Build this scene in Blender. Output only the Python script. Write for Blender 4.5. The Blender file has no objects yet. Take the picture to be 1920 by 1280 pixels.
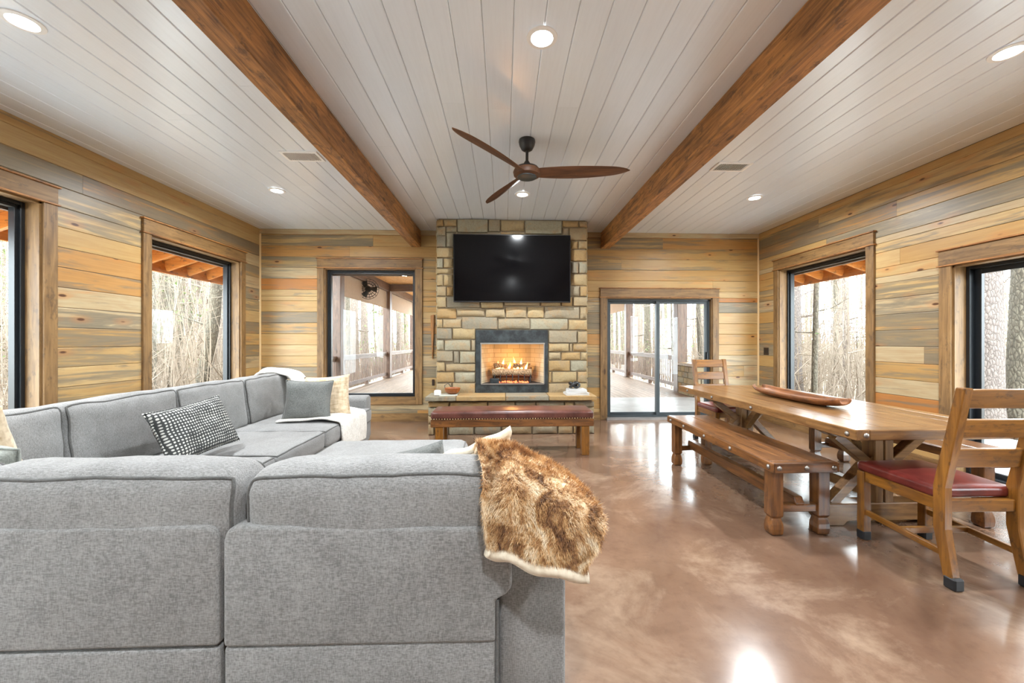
import bpy, bmesh, math, random
from mathutils import Vector, Matrix, noise
R = math.radians
random.seed(7)
scene = bpy.context.scene
COL = scene.collection

# ------------------------------------------------------------------ camera, world, exposure
cam_d = bpy.data.cameras.new('camera'); cam = bpy.data.objects.new('camera', cam_d); COL.objects.link(cam)
cam_d.sensor_width = 36; cam_d.lens = 36*745/1920; cam_d.shift_x = -15/1920; cam_d.clip_start = .05; cam_d.clip_end = 300
cam.location = (0, 0, 1.3); cam.rotation_euler = (R(90), 0, -math.atan(30/745))
scene.camera = cam
world = bpy.data.worlds.new('overcast_sky'); scene.world = world; world.use_nodes = True
world.node_tree.nodes['Background'].inputs[0].default_value = (.85, .94, 1, 1)
world.node_tree.nodes['Background'].inputs[1].default_value = 9.5
scene.view_settings.view_transform = 'Standard'; scene.view_settings.look = 'None'
scene.view_settings.exposure = 0.92; scene.view_settings.gamma = 1; scene.view_settings.use_curve_mapping = False
DOWNLIGHT_W = 36
scene.cycles.max_bounces = 8; scene.cycles.diffuse_bounces = 4; scene.cycles.glossy_bounces = 3
scene.cycles.transparent_max_bounces = 12; scene.cycles.caustics_reflective = False; scene.cycles.caustics_refractive = False
scene.cycles.sample_clamp_indirect = 6

XL, XR, YB, H, Y0 = -3.92, 4.30, 6.55, 3.106, -3.6

# ------------------------------------------------------------------ helpers
def tag(o, label=None, cat=None, group=None, kind=None):
    if label: o['label'] = label
    if cat: o['category'] = cat
    if group: o['group'] = group
    if kind: o['kind'] = kind
    return o
def empty(name, loc=(0, 0, 0), rz=0, label=None, cat=None, group=None, kind=None, parent=None):
    o = bpy.data.objects.new(name, None); COL.objects.link(o); o.location = loc; o.rotation_euler = (0, 0, rz)
    o.empty_display_size = .1
    if parent: o.parent = parent
    return tag(o, label, cat, group, kind)
def copy_tree(o, parent=None):
    c = o.copy(); COL.objects.link(c); c.parent = parent
    for ch in [x for x in bpy.data.objects if x.parent == o]: copy_tree(ch, c)
    return c
def lerp(a, b, t): return a+(b-a)*t

class MB:
    def __init__(s): s.v = []; s.f = []
    def add(s, v, f):
        n = len(s.v); s.v += [tuple(p) for p in v]; s.f += [tuple(i+n for i in q) for q in f]; return s
    def box(s, x0, x1, y0, y1, z0, z1):
        return s.add([(x0,y0,z0),(x1,y0,z0),(x1,y1,z0),(x0,y1,z0),(x0,y0,z1),(x1,y0,z1),(x1,y1,z1),(x0,y1,z1)],
                     [(0,3,2,1),(4,5,6,7),(0,1,5,4),(1,2,6,5),(2,3,7,6),(3,0,4,7)])
    def beam(s, a, b, w, h, up=(0,0,1)):
        a = Vector(a); b = Vector(b); d = (b-a).normalized(); r = d.cross(Vector(up)).normalized(); u = r.cross(d)
        v = [p+r*w/2*i+u*h/2*j for p in (a, b) for i, j in ((-1,-1),(1,-1),(1,1),(-1,1))]
        return s.add(v, [(0,1,2,3),(7,6,5,4),(0,4,5,1),(1,5,6,2),(2,6,7,3),(3,7,4,0)])
    def tube(s, path, r, n=8, closed=False, caps=True):
        P = [Vector(p) for p in path]; m = len(P); rs = r if isinstance(r, (list, tuple)) else [r]*m
        up = Vector((0,0,1)); v = []; prev = None
        for i, p in enumerate(P):
            a = P[i-1] if (i > 0 or closed) else P[0]; b = P[(i+1) % m] if (i < m-1 or closed) else P[-1]
            d = (b-a).normalized() if (b-a).length > 1e-9 else Vector((0,0,1))
            if prev is None:
                t = up if abs(d.dot(up)) < .95 else Vector((1,0,0)); x = d.cross(t).normalized()
            else:
                x = prev-d*prev.dot(d); x = x.normalized() if x.length > 1e-6 else d.orthogonal().normalized()
            prev = x; y = d.cross(x)
            v += [p+(x*math.cos(k*math.tau/n)+y*math.sin(k*math.tau/n))*rs[i] for k in range(n)]
        f = []
        for i in range(m if closed else m-1):
            j = (i+1) % m
            f += [(i*n+k, i*n+(k+1) % n, j*n+(k+1) % n, j*n+k) for k in range(n)]
        if caps and not closed: f += [tuple(range(n))[::-1], tuple(range((m-1)*n, m*n))]
        return s.add(v, f)
    def cyl(s, a, b, r0, r1=None, n=16): return s.tube([a, b], [r0, r0 if r1 is None else r1], n)
    def lathe(s, prof, c=(0,0,0), n=24, axis='z'):
        v = []; f = []; m = len(prof)
        for r, z in prof:
            for k in range(n):
                a = k*math.tau/n; x, y = r*math.cos(a), r*math.sin(a)
                p = (x, y, z) if axis == 'z' else ((x, z, y) if axis == 'y' else (z, x, y))
                v.append((p[0]+c[0], p[1]+c[1], p[2]+c[2]))
        for i in range(m-1): f += [(i*n+k, i*n+(k+1) % n, (i+1)*n+(k+1) % n, (i+1)*n+k) for k in range(n)]
        f += [tuple(range(n))[::-1], tuple(range((m-1)*n, m*n))]
        return s.add(v, f)
    def prism(s, poly, axis, a, b):
        n = len(poly)
        def P(u, w, t): return {'x': (t, u, w), 'y': (u, t, w), 'z': (u, w, t)}[axis]
        return s.add([P(u, w, a) for u, w in poly]+[P(u, w, b) for u, w in poly],
                     [tuple(range(n))[::-1], tuple(range(n, 2*n))]+[(i, (i+1) % n, n+(i+1) % n, n+i) for i in range(n)])
    def grid(s, fn, nu, nv, closed_u=False):
        v = [fn(i/(nu if closed_u else nu), j/nv) for j in range(nv+1) for i in range(nu+(0 if closed_u else 1))]
        w = nu+(0 if closed_u else 1); f = []
        for j in range(nv):
            for i in range(nu):
                k = (i+1) % w
                f.append((j*w+i, j*w+k, (j+1)*w+k, (j+1)*w+i))
        return s.add(v, f)
    def mesh(s, name, mat, smooth=False, bevel=0, seg=1, fix=True):
        me = bpy.data.meshes.new(name); me.from_pydata(s.v, [], s.f)
        if fix or bevel:
            bm = bmesh.new(); bm.from_mesh(me)
            if fix: bmesh.ops.recalc_face_normals(bm, faces=bm.faces)
            if bevel:
                es = [e for e in bm.edges if len(e.link_faces) == 2 and e.calc_face_angle(0) > .5]
                bmesh.ops.bevel(bm, geom=es, offset=bevel, segments=seg, affect='EDGES', profile=.5, clamp_overlap=True)
            bm.to_mesh(me); bm.free()
        if mat: me.materials.append(mat)
        if smooth:
            me.polygons.foreach_set('use_smooth', [True]*len(me.polygons))
            if smooth != 'all': me.set_sharp_from_angle(angle=R(smooth if smooth is not True else 40))
        return me
    def build(s, name, mat, parent=None, loc=None, rot=None, world=False, **kw):
        o = bpy.data.objects.new(name, s.mesh(name, mat, **kw)); COL.objects.link(o)
        if parent: o.parent = parent
        if world and parent: o.location = -parent.location
        if loc is not None: o.location = loc
        if rot is not None: o.rotation_euler = rot
        return o

# ------------------------------------------------------------------ materials
class NT:
    def __init__(s, name):
        s.m = bpy.data.materials.new(name); s.m.use_nodes = True; s.t = s.m.node_tree
        s.p = s.t.nodes['Principled BSDF']; s.out = s.t.nodes['Material Output']
    def n(s, typ, ins=None, **kw):
        nd = s.t.nodes.new('ShaderNode'+typ)
        for k, v in kw.items(): setattr(nd, k, v)
        for k, v in (ins or {}).items(): s.set(nd.inputs[k], v)
        return nd
    def set(s, sock, v):
        if isinstance(v, bpy.types.NodeSocket): s.t.links.new(v, sock)
        elif isinstance(v, bpy.types.Node): s.t.links.new(v.outputs[0], sock)
        else:
            if hasattr(sock.default_value, '__len__') and not hasattr(v, '__len__'): v = (v,)*len(sock.default_value)
            if hasattr(v, '__len__') and len(sock.default_value) == 4 and len(v) == 3: v = tuple(v)+(1,)
            sock.default_value = v
    def math(s, op, a, b=0., c=None, clamp=False):
        ins = {0: a, 1: b}
        if c is not None: ins[2] = c
        return s.n('Math', ins, operation=op, use_clamp=clamp).outputs[0]
    def vmath(s, op, a, b): return s.n('VectorMath', {0: a, 1: b}, operation=op).outputs[0]
    def ramp(s, fac, stops, interp='LINEAR'):
        nd = s.n('ValToRGB', {0: fac}); cr = nd.color_ramp; cr.interpolation = interp
        while len(cr.elements) < len(stops): cr.elements.new(.5)
        for e, (p, c) in zip(cr.elements, stops):
            e.position = p; e.color = tuple(c)+(1,) if hasattr(c, '__len__') else (c, c, c, 1)
        return nd.outputs[0]
    def mix(s, fac, a, b, blend='MIX'):
        nd = s.n('Mix', data_type='RGBA', blend_type=blend)
        s.set(nd.inputs[0], fac); s.set(nd.inputs[6], a); s.set(nd.inputs[7], b); return nd.outputs[2]
    def noise(s, vec, scale=5, detail=4, rough=.55, dist=0):
        return s.n('TexNoise', {'Vector': vec, 'Scale': scale, 'Detail': detail, 'Roughness': rough, 'Distortion': dist}).outputs[0]
    def obj(s): return s.n('TexCoord').outputs['Object']
    def rnd(s): return s.n('ObjectInfo').outputs['Random']
    def bump(s, h, strength=.3, dist=.01):
        b = s.n('Bump', {'Height': h, 'Strength': strength, 'Distance': dist}); s.t.links.new(b.outputs[0], s.p.inputs['Normal'])
    def set_p(s, **kw):
        for k, v in kw.items(): s.set(s.p.inputs[k.replace('_', ' ')], v)
        return s

def lin(r, g, b):
    return tuple(((c/255)/12.92 if c/255 <= .04045 else ((c/255+.055)/1.055)**2.4) for c in (r, g, b))
def plain(name, col, rough=.5, metal=0, emit=None, es=0, spec=.5):
    t = NT(name); t.set_p(Base_Color=col, Roughness=rough, Metallic=metal, Specular_IOR_Level=spec)
    if emit: t.set_p(Emission_Color=emit, Emission_Strength=es)
    return t.m
AX = {'x': (1, 0, 0), 'y': (0, 1, 0), 'z': (0, 0, 1)}
def stretch(t, co, axis, along, across):
    v = {'x': (along, across, across), 'y': (across, along, across), 'z': (across, across, along)}[axis]
    return t.vmath('MULTIPLY', co, v)
def offset_co(t):
    co = t.obj(); r = t.rnd()
    return t.vmath('ADD', co, t.n('CombineXYZ', {0: t.math('MULTIPLY', r, 37.7), 1: t.math('MULTIPLY', r, 91.3), 2: t.math('MULTIPLY', r, 13.1)}).outputs[0]), r
def knots(t, co, axis, along=1.6, across=4.5, size=.1):
    vor = t.n('TexVoronoi', {'Vector': stretch(t, co, axis, along, across), 'Scale': 1.0, 'Randomness': 1.0})
    keep = t.math('GREATER_THAN', t.n('SeparateColor', {0: vor.outputs['Color']}).outputs[0], .35)
    d = vor.outputs['Distance']
    core = t.math('MULTIPLY', t.ramp(d, [(0, 1), (size*.6, 1), (size, 0)]), keep)
    halo = t.math('MULTIPLY', t.ramp(d, [(0, 1), (size*3.2, 0)]), keep)
    return core, halo, d
def wood(name, dark, light, axis='x', distress=0, rough=.5, knot=(.05, .02, .008), knot_amt=.8, dirt=.35, dirt_col=(.05, .035, .025), vary=.25, fine=55, bump=.25, coat=0):
    t = NT(name); co, r = offset_co(t)
    g1 = t.noise(stretch(t, co, axis, 1.2, 9), 1.6, 5, .6, 1.2)
    g2 = t.noise(stretch(t, co, axis, 2.5, fine), 1.0, 3, .6)
    g = t.math('ADD', t.math('MULTIPLY', g1, .62), t.math('MULTIPLY', g2, .42))
    c = t.mix(t.ramp(g, [(.36, 0), (.66, 1)]), dark, light)
    d = t.noise(stretch(t, co, axis, 1.6, 4.5), 1.7, 6, .65)
    c = t.mix(t.math('MULTIPLY', t.ramp(d, [(.52, 0), (.72, 1)]), dirt), c, dirt_col)
    if distress:
        ds = t.noise(stretch(t, co, axis, 5, 11), 1.5, 5, .7)
        c = t.mix(t.math('MULTIPLY', t.ramp(ds, [(.56, 0), (.64, 1)]), distress), c, dirt_col)
    core, halo, _ = knots(t, co, axis)
    c = t.mix(t.math('MULTIPLY', halo, .35*knot_amt), c, tuple(x*.55 for x in dark))
    c = t.mix(t.math('MULTIPLY', core, knot_amt), c, knot)
    hv = t.n('HueSaturation', {'Color': c, 'Value': t.math('ADD', t.math('MULTIPLY', r, vary*2), 1-vary), 'Saturation': 1.0})
    t.set_p(Base_Color=hv.outputs[0], Roughness=rough)
    if coat: t.set_p(Coat_Weight=coat, Coat_Roughness=.15)
    t.bump(g2, bump, .004)
    return t.m
def blue_pine(name, fixed=None):
    t = NT(name); co, r = offset_co(t)
    r2 = t.math('FRACT', t.math('MULTIPLY', r, 17.31)); r3 = t.math('FRACT', t.math('MULTIPLY', r, 53.7))
    base = t.ramp(r2, [(0, lin(184, 152, 98)), (.28, lin(190, 162, 112)), (.5, lin(180, 143, 86)), (.7, lin(184, 166, 130)), (.9, lin(184, 138, 80)), (.975, lin(180, 120, 62))], 'CONSTANT')
    g1 = t.noise(stretch(t, co, 'x', 1.1, 10), 1.6, 5, .6, 1.0)
    g2 = t.noise(stretch(t, co, 'x', 2.0, 70), 1.0, 3, .6)
    gr = t.math('ADD', t.math('MULTIPLY', g1, .6), t.math('MULTIPLY', g2, .4))
    c = t.mix(t.ramp(gr, [(.36, .42), (.6, 0)]), base, lin(150, 104, 54))
    # orange heart streaks
    o = t.noise(stretch(t, co, 'x', .7, 5), 1.3, 4, .6, .6)
    c = t.mix(t.math('MULTIPLY', t.ramp(o, [(.6, 0), (.72, 1)]), .4), c, lin(208, 140, 70))
    # blue-grey fungal stain
    co2 = t.vmath('ADD', co, (7.3, 3.1, 9.7))
    sn = t.noise(stretch(t, co2, 'x', .5, 9), 1.5, 6, .66, .9)
    sf = t.noise(stretch(t, co2, 'x', 3, 40), 1.0, 4, .7)
    sm = t.math('ADD', sn, t.math('MULTIPLY', t.math('SUBTRACT', sf, .5), .22))
    thr = t.math('MULTIPLY_ADD', t.math('SUBTRACT', r3, .5), .3, sm)
    c = t.mix(t.math('MULTIPLY', t.ramp(thr, [(.5, 0), (.56, .65), (.66, 1)]), .85), c, t.mix(sf, lin(84, 80, 72), lin(138, 128, 106)))
    core, halo, d = knots(t, co, 'x', 2.8, 7.5, .12)
    c = t.mix(t.math('MULTIPLY', halo, .4), c, lin(196, 120, 48))
    c = t.mix(t.math('MULTIPLY', core, .92), c, lin(70, 36, 16))
    t.set_p(Base_Color=c, Roughness=.42); t.bump(g2, .12, .003)
    return t.m

M = {}
M['pine'] = blue_pine('blue_stained_pine')
for a in 'xyz':
    M['trim_'+a] = wood('stained_trim_'+a, lin(104, 76, 44), lin(154, 120, 76), a, .45, dirt=.3, vary=.12)
    M['beam_'+a] = wood('rough_beam_'+a, lin(98, 62, 32), lin(200, 140, 78), a, .6, dirt=.5, dirt_col=lin(70, 52, 40), vary=.05, bump=.5)
    M['table_'+a] = wood('rustic_table_'+a, distress=0.35, axis=a, dark=lin(88, 58, 30), light=lin(146, 108, 66), rough=.28, dirt=.5, dirt_col=lin(80, 52, 30), vary=.14, coat=.3)
    M['bench_'+a] = wood('rustic_bench_'+a, distress=0.6, axis=a, dark=lin(70, 42, 22), light=lin(138, 90, 46), rough=.28, dirt=.6, dirt_col=lin(60, 38, 26), vary=.14, coat=.35)
    M['chair_'+a] = wood('rustic_chair_'+a, distress=0.7, axis=a, dark=lin(98, 60, 20), light=lin(150, 100, 38), rough=.3, dirt=.6, dirt_col=lin(72, 48, 30), vary=.1, coat=.3)
    M['post_'+a] = wood('porch_timber_'+a, lin(92, 70, 58), lin(134, 108, 92), a, .7, dirt=.4, dirt_col=lin(88, 80, 74), vary=.08)
    M['lumber_'+a] = wood('new_lumber_'+a, lin(186, 106, 36), lin(220, 146, 66), a, .6, dirt=.1, vary=.1, knot_amt=.4)
    M['porchceil_'+a] = wood('porch_ceiling_pine_'+a, lin(226, 164, 92), lin(246, 200, 132), a, .5, dirt=.05, vary=.06, knot_amt=.3)
    M['deck_'+a] = wood('deck_board_'+a, lin(116, 94, 76), lin(158, 134, 112), a, .6, dirt=.25, dirt_col=lin(112, 102, 92), vary=.12, knot_amt=.3)
    M['fan_'+a] = wood('walnut_blade_'+a, lin(64, 38, 24), lin(116, 76, 48), a, .35, dirt=.2, vary=.04, knot_amt=0)
M['corner'] = plain('pale_pine_strip', lin(226, 196, 146), .5)
def painted():
    t = NT('white_painted_plank'); co, r = offset_co(t)
    g = t.noise(stretch(t, co, 'y', 3, 60), 1.0, 3, .6)
    c = t.mix(t.ramp(g, [(.3, .25), (.6, 0)]), lin(236, 245, 255), lin(220, 228, 238))
    hv = t.n('HueSaturation', {'Color': c, 'Value': t.math('ADD', t.math('MULTIPLY', r, .05), .95)})
    t.set_p(Base_Color=hv.outputs[0], Roughness=.3, Coat_Weight=.9, Coat_Roughness=.22, Coat_IOR=1.7); t.bump(g, .06, .002); return t.m
M['ceil'] = painted()
M['gap'] = plain('dark_joint', lin(60, 44, 28), .9)
M['ceil_gap'] = plain('ceiling_joint', lin(120, 112, 106), .9)
def concrete_floor():
    t = NT('stained_polished_concrete'); co = t.obj()
    n1 = t.noise(co, .55, 6, .6, .8); n2 = t.noise(t.vmath('ADD', co, (5, 9, 2)), 1.6, 8, .66, .5); n3 = t.noise(co, 14, 5, .7)
    c = t.mix(t.ramp(n1, [(.36, 0), (.64, 1)]), lin(100, 76, 60), lin(136, 108, 88))
    c = t.mix(t.math('MULTIPLY', t.ramp(n2, [(.5, 0), (.68, 1)]), .65), c, lin(164, 140, 118))
    c = t.mix(t.math('MULTIPLY', t.ramp(n2, [(.24, 1), (.46, 0)]), .45), c, lin(82, 54, 44))
    c = t.mix(t.math('MULTIPLY', t.ramp(n3, [(.35, 1), (.5, 0)]), .22), c, lin(86, 62, 50))
    c = t.mix(t.math('MULTIPLY', t.ramp(n3, [(.7, 0), (.78, 1)]), .35), c, lin(214, 186, 160))
    t.set_p(Base_Color=c, Roughness=t.ramp(n2, [(.3, .14), (.7, .26)]), Coat_Weight=.35, Coat_Roughness=.1)
    t.bump(n3, .03, .003); return t.m
M['floor'] = concrete_floor()
def stone():
    t = NT('sandstone_block'); co, r = offset_co(t)
    r2 = t.math('FRACT', t.math('MULTIPLY', r, 29.7))
    base = t.ramp(r2, [(0, lin(156, 138, 106)), (.22, lin(144, 133, 110)), (.4, lin(164, 144, 106)), (.56, lin(132, 125, 107)), (.7, lin(160, 132, 88)), (.86, lin(150, 144, 122))], 'CONSTANT')
    n1 = t.noise(co, 5, 6, .65, .9); n2 = t.noise(co, 38, 6, .75)
    c = t.mix(t.math('MULTIPLY', t.ramp(n1, [(.5, 0), (.68, 1)]), .6), base, lin(166, 126, 76))
    c = t.mix(t.math('MULTIPLY', t.ramp(n1, [(.3, 1), (.44, 0)]), .5), c, lin(138, 126, 108))
    c = t.mix(t.math('MULTIPLY', t.ramp(n2, [(.35, 1), (.52, 0)]), .35), c, lin(110, 92, 70))
    t.set_p(Base_Color=c, Roughness=.85); t.bump(t.math('ADD', n2, t.math('MULTIPLY', n1, 1.5)), .5, .012); return t.m
M['stone'] = stone()
M['mortar'] = plain('grey_mortar', lin(138, 124, 102), .95)
def fabric(name, c1, c2, scale=260, rough=.95, amt=1):
    t = NT(name); co = t.obj()
    a = t.noise(t.vmath('MULTIPLY', co, (.25, 1, 1)), scale, 2, .5); b = t.noise(t.vmath('MULTIPLY', co, (1, 1, .25)), scale, 2, .5)
    l = t.noise(co, 7, 3, .6)
    g = t.math('ADD', t.math('ADD', t.math('MULTIPLY', a, .45), t.math('MULTIPLY', b, .35)), t.math('MULTIPLY', l, .2))
    t.set_p(Base_Color=t.mix(t.ramp(g, [(.38, 0), (.62, 1)]), c1, c2), Roughness=rough, Sheen_Weight=.15)
    t.bump(t.math('ADD', a, b), .25, .003); return t.m
M['sofa'] = fabric('grey_melange_upholstery', lin(108, 108, 107), lin(152, 152, 151), 300)
M['piping'] = fabric('dark_piping', lin(74, 74, 73), lin(100, 100, 98))
M['pillow_dark'] = fabric('charcoal_weave', lin(84, 86, 84), lin(122, 124, 121))
M['pillow_gray'] = fabric('grey_green_weave', lin(128, 132, 126), lin(164, 168, 160))
M['fleece'] = fabric('cream_fleece', lin(206, 192, 168), lin(238, 228, 208), 60)
M['throw_white'] = fabric('white_knit', lin(206, 203, 194), lin(244, 242, 236), 80)
M['pillow_beige'] = fabric('beige_fur', lin(176, 152, 120), lin(226, 208, 180), 40)
def dotted():
    t = NT('white_dotted_charcoal'); co = t.obj(); w = t.n('TexNoise', {'Vector': co, 'Scale': 9., 'Detail': 2.}).outputs['Color']
    p = t.vmath('ADD', co, t.vmath('MULTIPLY', t.vmath('SUBTRACT', w, (.5, .5, .5)), (.02, 0, .02)))
    s = t.n('SeparateXYZ', {0: p})
    dx = t.math('ABSOLUTE', t.math('SINE', t.math('MULTIPLY', s.outputs[0], math.pi/.02))); dz = t.math('ABSOLUTE', t.math('SINE', t.math('MULTIPLY', s.outputs[2], math.pi/.02)))
    d = t.math('MULTIPLY', dx, dz); amt = t.noise(co, 14, 2, .5)
    m = t.ramp(t.math('ADD', d, t.math('MULTIPLY', t.math('SUBTRACT', amt, .5), .9)), [(.5, 0), (.78, 1)])
    t.set_p(Base_Color=t.mix(m, lin(58, 60, 60), lin(196, 196, 190)), Roughness=.95); return t.m
M['dotted'] = dotted()
def fur():
    t = NT('brown_faux_fur'); co = t.obj()
    n1 = t.noise(t.vmath('MULTIPLY', co, (15, 15, 8)), 1., 5, .68, 1.4); n2 = t.noise(co, 120, 3, .6)
    g = t.math('ADD', n1, t.math('MULTIPLY', t.math('SUBTRACT', n2, .5), .28))
    c = t.ramp(g, [(.3, lin(74, 44, 24)), (.41, lin(142, 96, 52)), (.49, lin(200, 154, 98)), (.56, lin(232, 204, 162)), (.68, lin(246, 232, 206))])
    t.set_p(Base_Color=c, Roughness=.7, Sheen_Weight=.3); return t.m
M['fur'] = fur()
def leather(name, c1, c2, rough):
    t = NT(name); co = t.obj(); n = t.noise(co, 5, 5, .65); f = t.noise(co, 180, 3, .6)
    t.set_p(Base_Color=t.mix(t.ramp(n, [(.35, 0), (.65, 1)]), c1, c2), Roughness=rough); t.bump(f, .15, .002); return t.m
M['leather'] = leather('brown_leather', lin(66, 36, 30), lin(104, 62, 52), .3)
M['leather_red'] = leather('oxblood_leather', lin(78, 26, 24), lin(116, 48, 40), .28)
M['black'] = plain('black_metal', (.012, .012, .013), .4)
M['frame'] = plain('dark_grey_aluminium', lin(58, 66, 70), .35)
M['frame_black'] = plain('black_aluminium', lin(26, 30, 34), .3)
M['steel'] = plain('burnished_bolt', (.32, .3, .28), .35, 1)
M['brass'] = plain('antique_nail', (.5, .38, .2), .35, 1)
M['rubber'] = plain('black_rubber', (.012, .013, .015), .5)
M['tv'] = plain('tv_screen', (.002, .002, .0025), .13, spec=.25)
M['insert'] = None
def insert_m():
    t = NT('sooty_black_steel'); co = t.obj(); n = t.noise(co, 9, 5, .7)
    t.set_p(Base_Color=t.mix(t.ramp(n, [(.4, 0), (.75, 1)]), lin(22, 26, 28), lin(66, 74, 76)), Roughness=.5); return t.m
M['insert'] = insert_m()
def firebrick():
    t = NT('firebrick_liner'); co = t.obj()
    s = t.n('SeparateXYZ', {0: co}); v = t.n('CombineXYZ', {0: t.math('ADD', s.outputs[0], s.outputs[1]), 1: s.outputs[2], 2: 0.})
    b = t.n('TexBrick', {'Vector': v, 'Scale': 1., 'Color1': lin(214, 196, 164)+(1,), 'Color2': lin(196, 176, 140)+(1,), 'Mortar': lin(170, 150, 118)+(1,), 'Brick Width': .2, 'Row Height': .07, 'Mortar Size': .004})
    t.set_p(Base_Color=b.outputs[0], Roughness=.9); return t.m
M['firebrick'] = firebrick()
def bark(name, c1, c2, c3, sc=2.2):
    t = NT(name); co = t.obj(); co = t.vmath('MULTIPLY', co, (9*sc, 9*sc, 4.*sc))
    vor = t.n('TexVoronoi', {'Vector': co, 'Scale': 1.2}, feature='DISTANCE_TO_EDGE'); n = t.noise(co, 1.5, 5, .7)
    c = t.mix(t.ramp(n, [(.35, 0), (.65, 1)]), c1, c2)
    c = t.mix(t.ramp(vor.outputs[0], [(.0, .8), (.1, 0)]), c, c3)
    t.set_p(Base_Color=c, Roughness=.95); t.bump(vor.outputs[0], .8, .03); return t.m
M['bark'] = bark('pale_pine_bark', lin(108, 96, 87), lin(146, 132, 121), lin(70, 60, 53))
M['bark_dark'] = bark('mossy_dark_bark', lin(80, 73, 62), lin(116, 108, 93), lin(50, 45, 38))
M['bark_scaly'] = bark('scaly_pine_bark', lin(88, 78, 73), lin(114, 104, 98), lin(44, 36, 32), 2.6)
M['log'] = bark('ceramic_log_bark', lin(150, 116, 80), lin(190, 160, 126), lin(60, 46, 36), 4)
M['brush'] = plain('bare_twigs', lin(128, 114, 99), .9)
M['needles'] = plain('pine_needles', lin(98, 118, 66), .8)
M['litter'] = None
def litter():
    t = NT('leaf_litter'); co = t.obj(); n = t.noise(co, 3, 8, .75); n2 = t.noise(co, .3, 3)
    t.set_p(Base_Color=t.mix(t.ramp(n, [(.35, 0), (.65, 1)]), lin(128, 108, 88), lin(176, 158, 138)), Roughness=1.); t.bump(n, .6, .05); return t.m
M['litter'] = litter()
def slab():
    t = NT('grey_porch_concrete'); co = t.obj(); n = t.noise(co, 2.2, 7, .7)
    t.set_p(Base_Color=t.mix(t.ramp(n, [(.35, 0), (.65, 1)]), lin(128, 125, 122), lin(160, 157, 154)), Roughness=.35); return t.m
M['slab'] = slab()
M['slab_pale'] = plain('pale_new_concrete', lin(214, 212, 208), .8)
M['shade'] = fabric('beige_shade_cloth', lin(196, 182, 166), lin(216, 204, 190), 90)
M['white'] = plain('white_enamel', lin(238, 238, 236), .4)
M['vent_dark'] = plain('vent_shadow', lin(150, 149, 147), .8)
M['lamp'] = plain('lamp_lens', (1, 1, 1), .5, emit=(1, .98, .95), es=14)
M['ember'] = plain('glowing_ember', (.3, .05, .02), .8, emit=(1, .18, .06), es=1.6)
def flame():
    t = NT('gas_flame'); e = t.n('Emission', {'Color': t.ramp(t.n('SeparateXYZ', {0: t.n('TexCoord').outputs['Generated']}).outputs[2], [(0, (1, .34, .05)), (.35, (1, .6, .18)), (1, (1, .36, .05))]), 'Strength': 5.})
    t.t.links.new(e.outputs[0], t.out.inputs[0]); return t.m
M['flame'] = flame()
def glass():
    t = NT('window_glass'); fr = t.n('Math', {0: t.math('POWER', t.n('LayerWeight', {'Blend': .5}).outputs['Facing'], 4.), 1: .5, 2: .015}, operation='MULTIPLY_ADD'); tr = t.n('BsdfTransparent', {'Color': (.97, .985, .98, 1)}); gl = t.n('BsdfGlossy', {'Color': (1, 1, 1, 1), 'Roughness': 0.})
    mx = t.n('MixShader', {0: fr.outputs[0], 1: tr.outputs[0], 2: gl.outputs[0]}); t.t.links.new(mx.outputs[0], t.out.inputs[0]); return t.m
M['glass'] = glass()
M['dark_plate'] = plain('bronze_plate', lin(52, 36, 24), .4)
M['paper'] = plain('white_paper', lin(206, 204, 200), .7)
M['cover'] = plain('white_book_cover', lin(210, 210, 208), .5)
M['mag'] = plain('magazine_cover', lin(196, 200, 188), .4)
M['bowl'] = wood('carved_bowl_wood', lin(120, 60, 24), lin(190, 112, 52), 'x', .35, dirt=.2, knot_amt=0)
M['tray'] = wood('carved_tray_wood', lin(92, 52, 24), lin(160, 102, 56), 'y', .45, dirt=.5, vary=.02)

# ------------------------------------------------------------------ room shell
tag(MB().box(XL-.2, XR+.2, Y0-.2, YB+.2, -.2, 0).build('floor', M['floor']), 'polished brown stained concrete floor of the room', 'floor', kind='structure')

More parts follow.
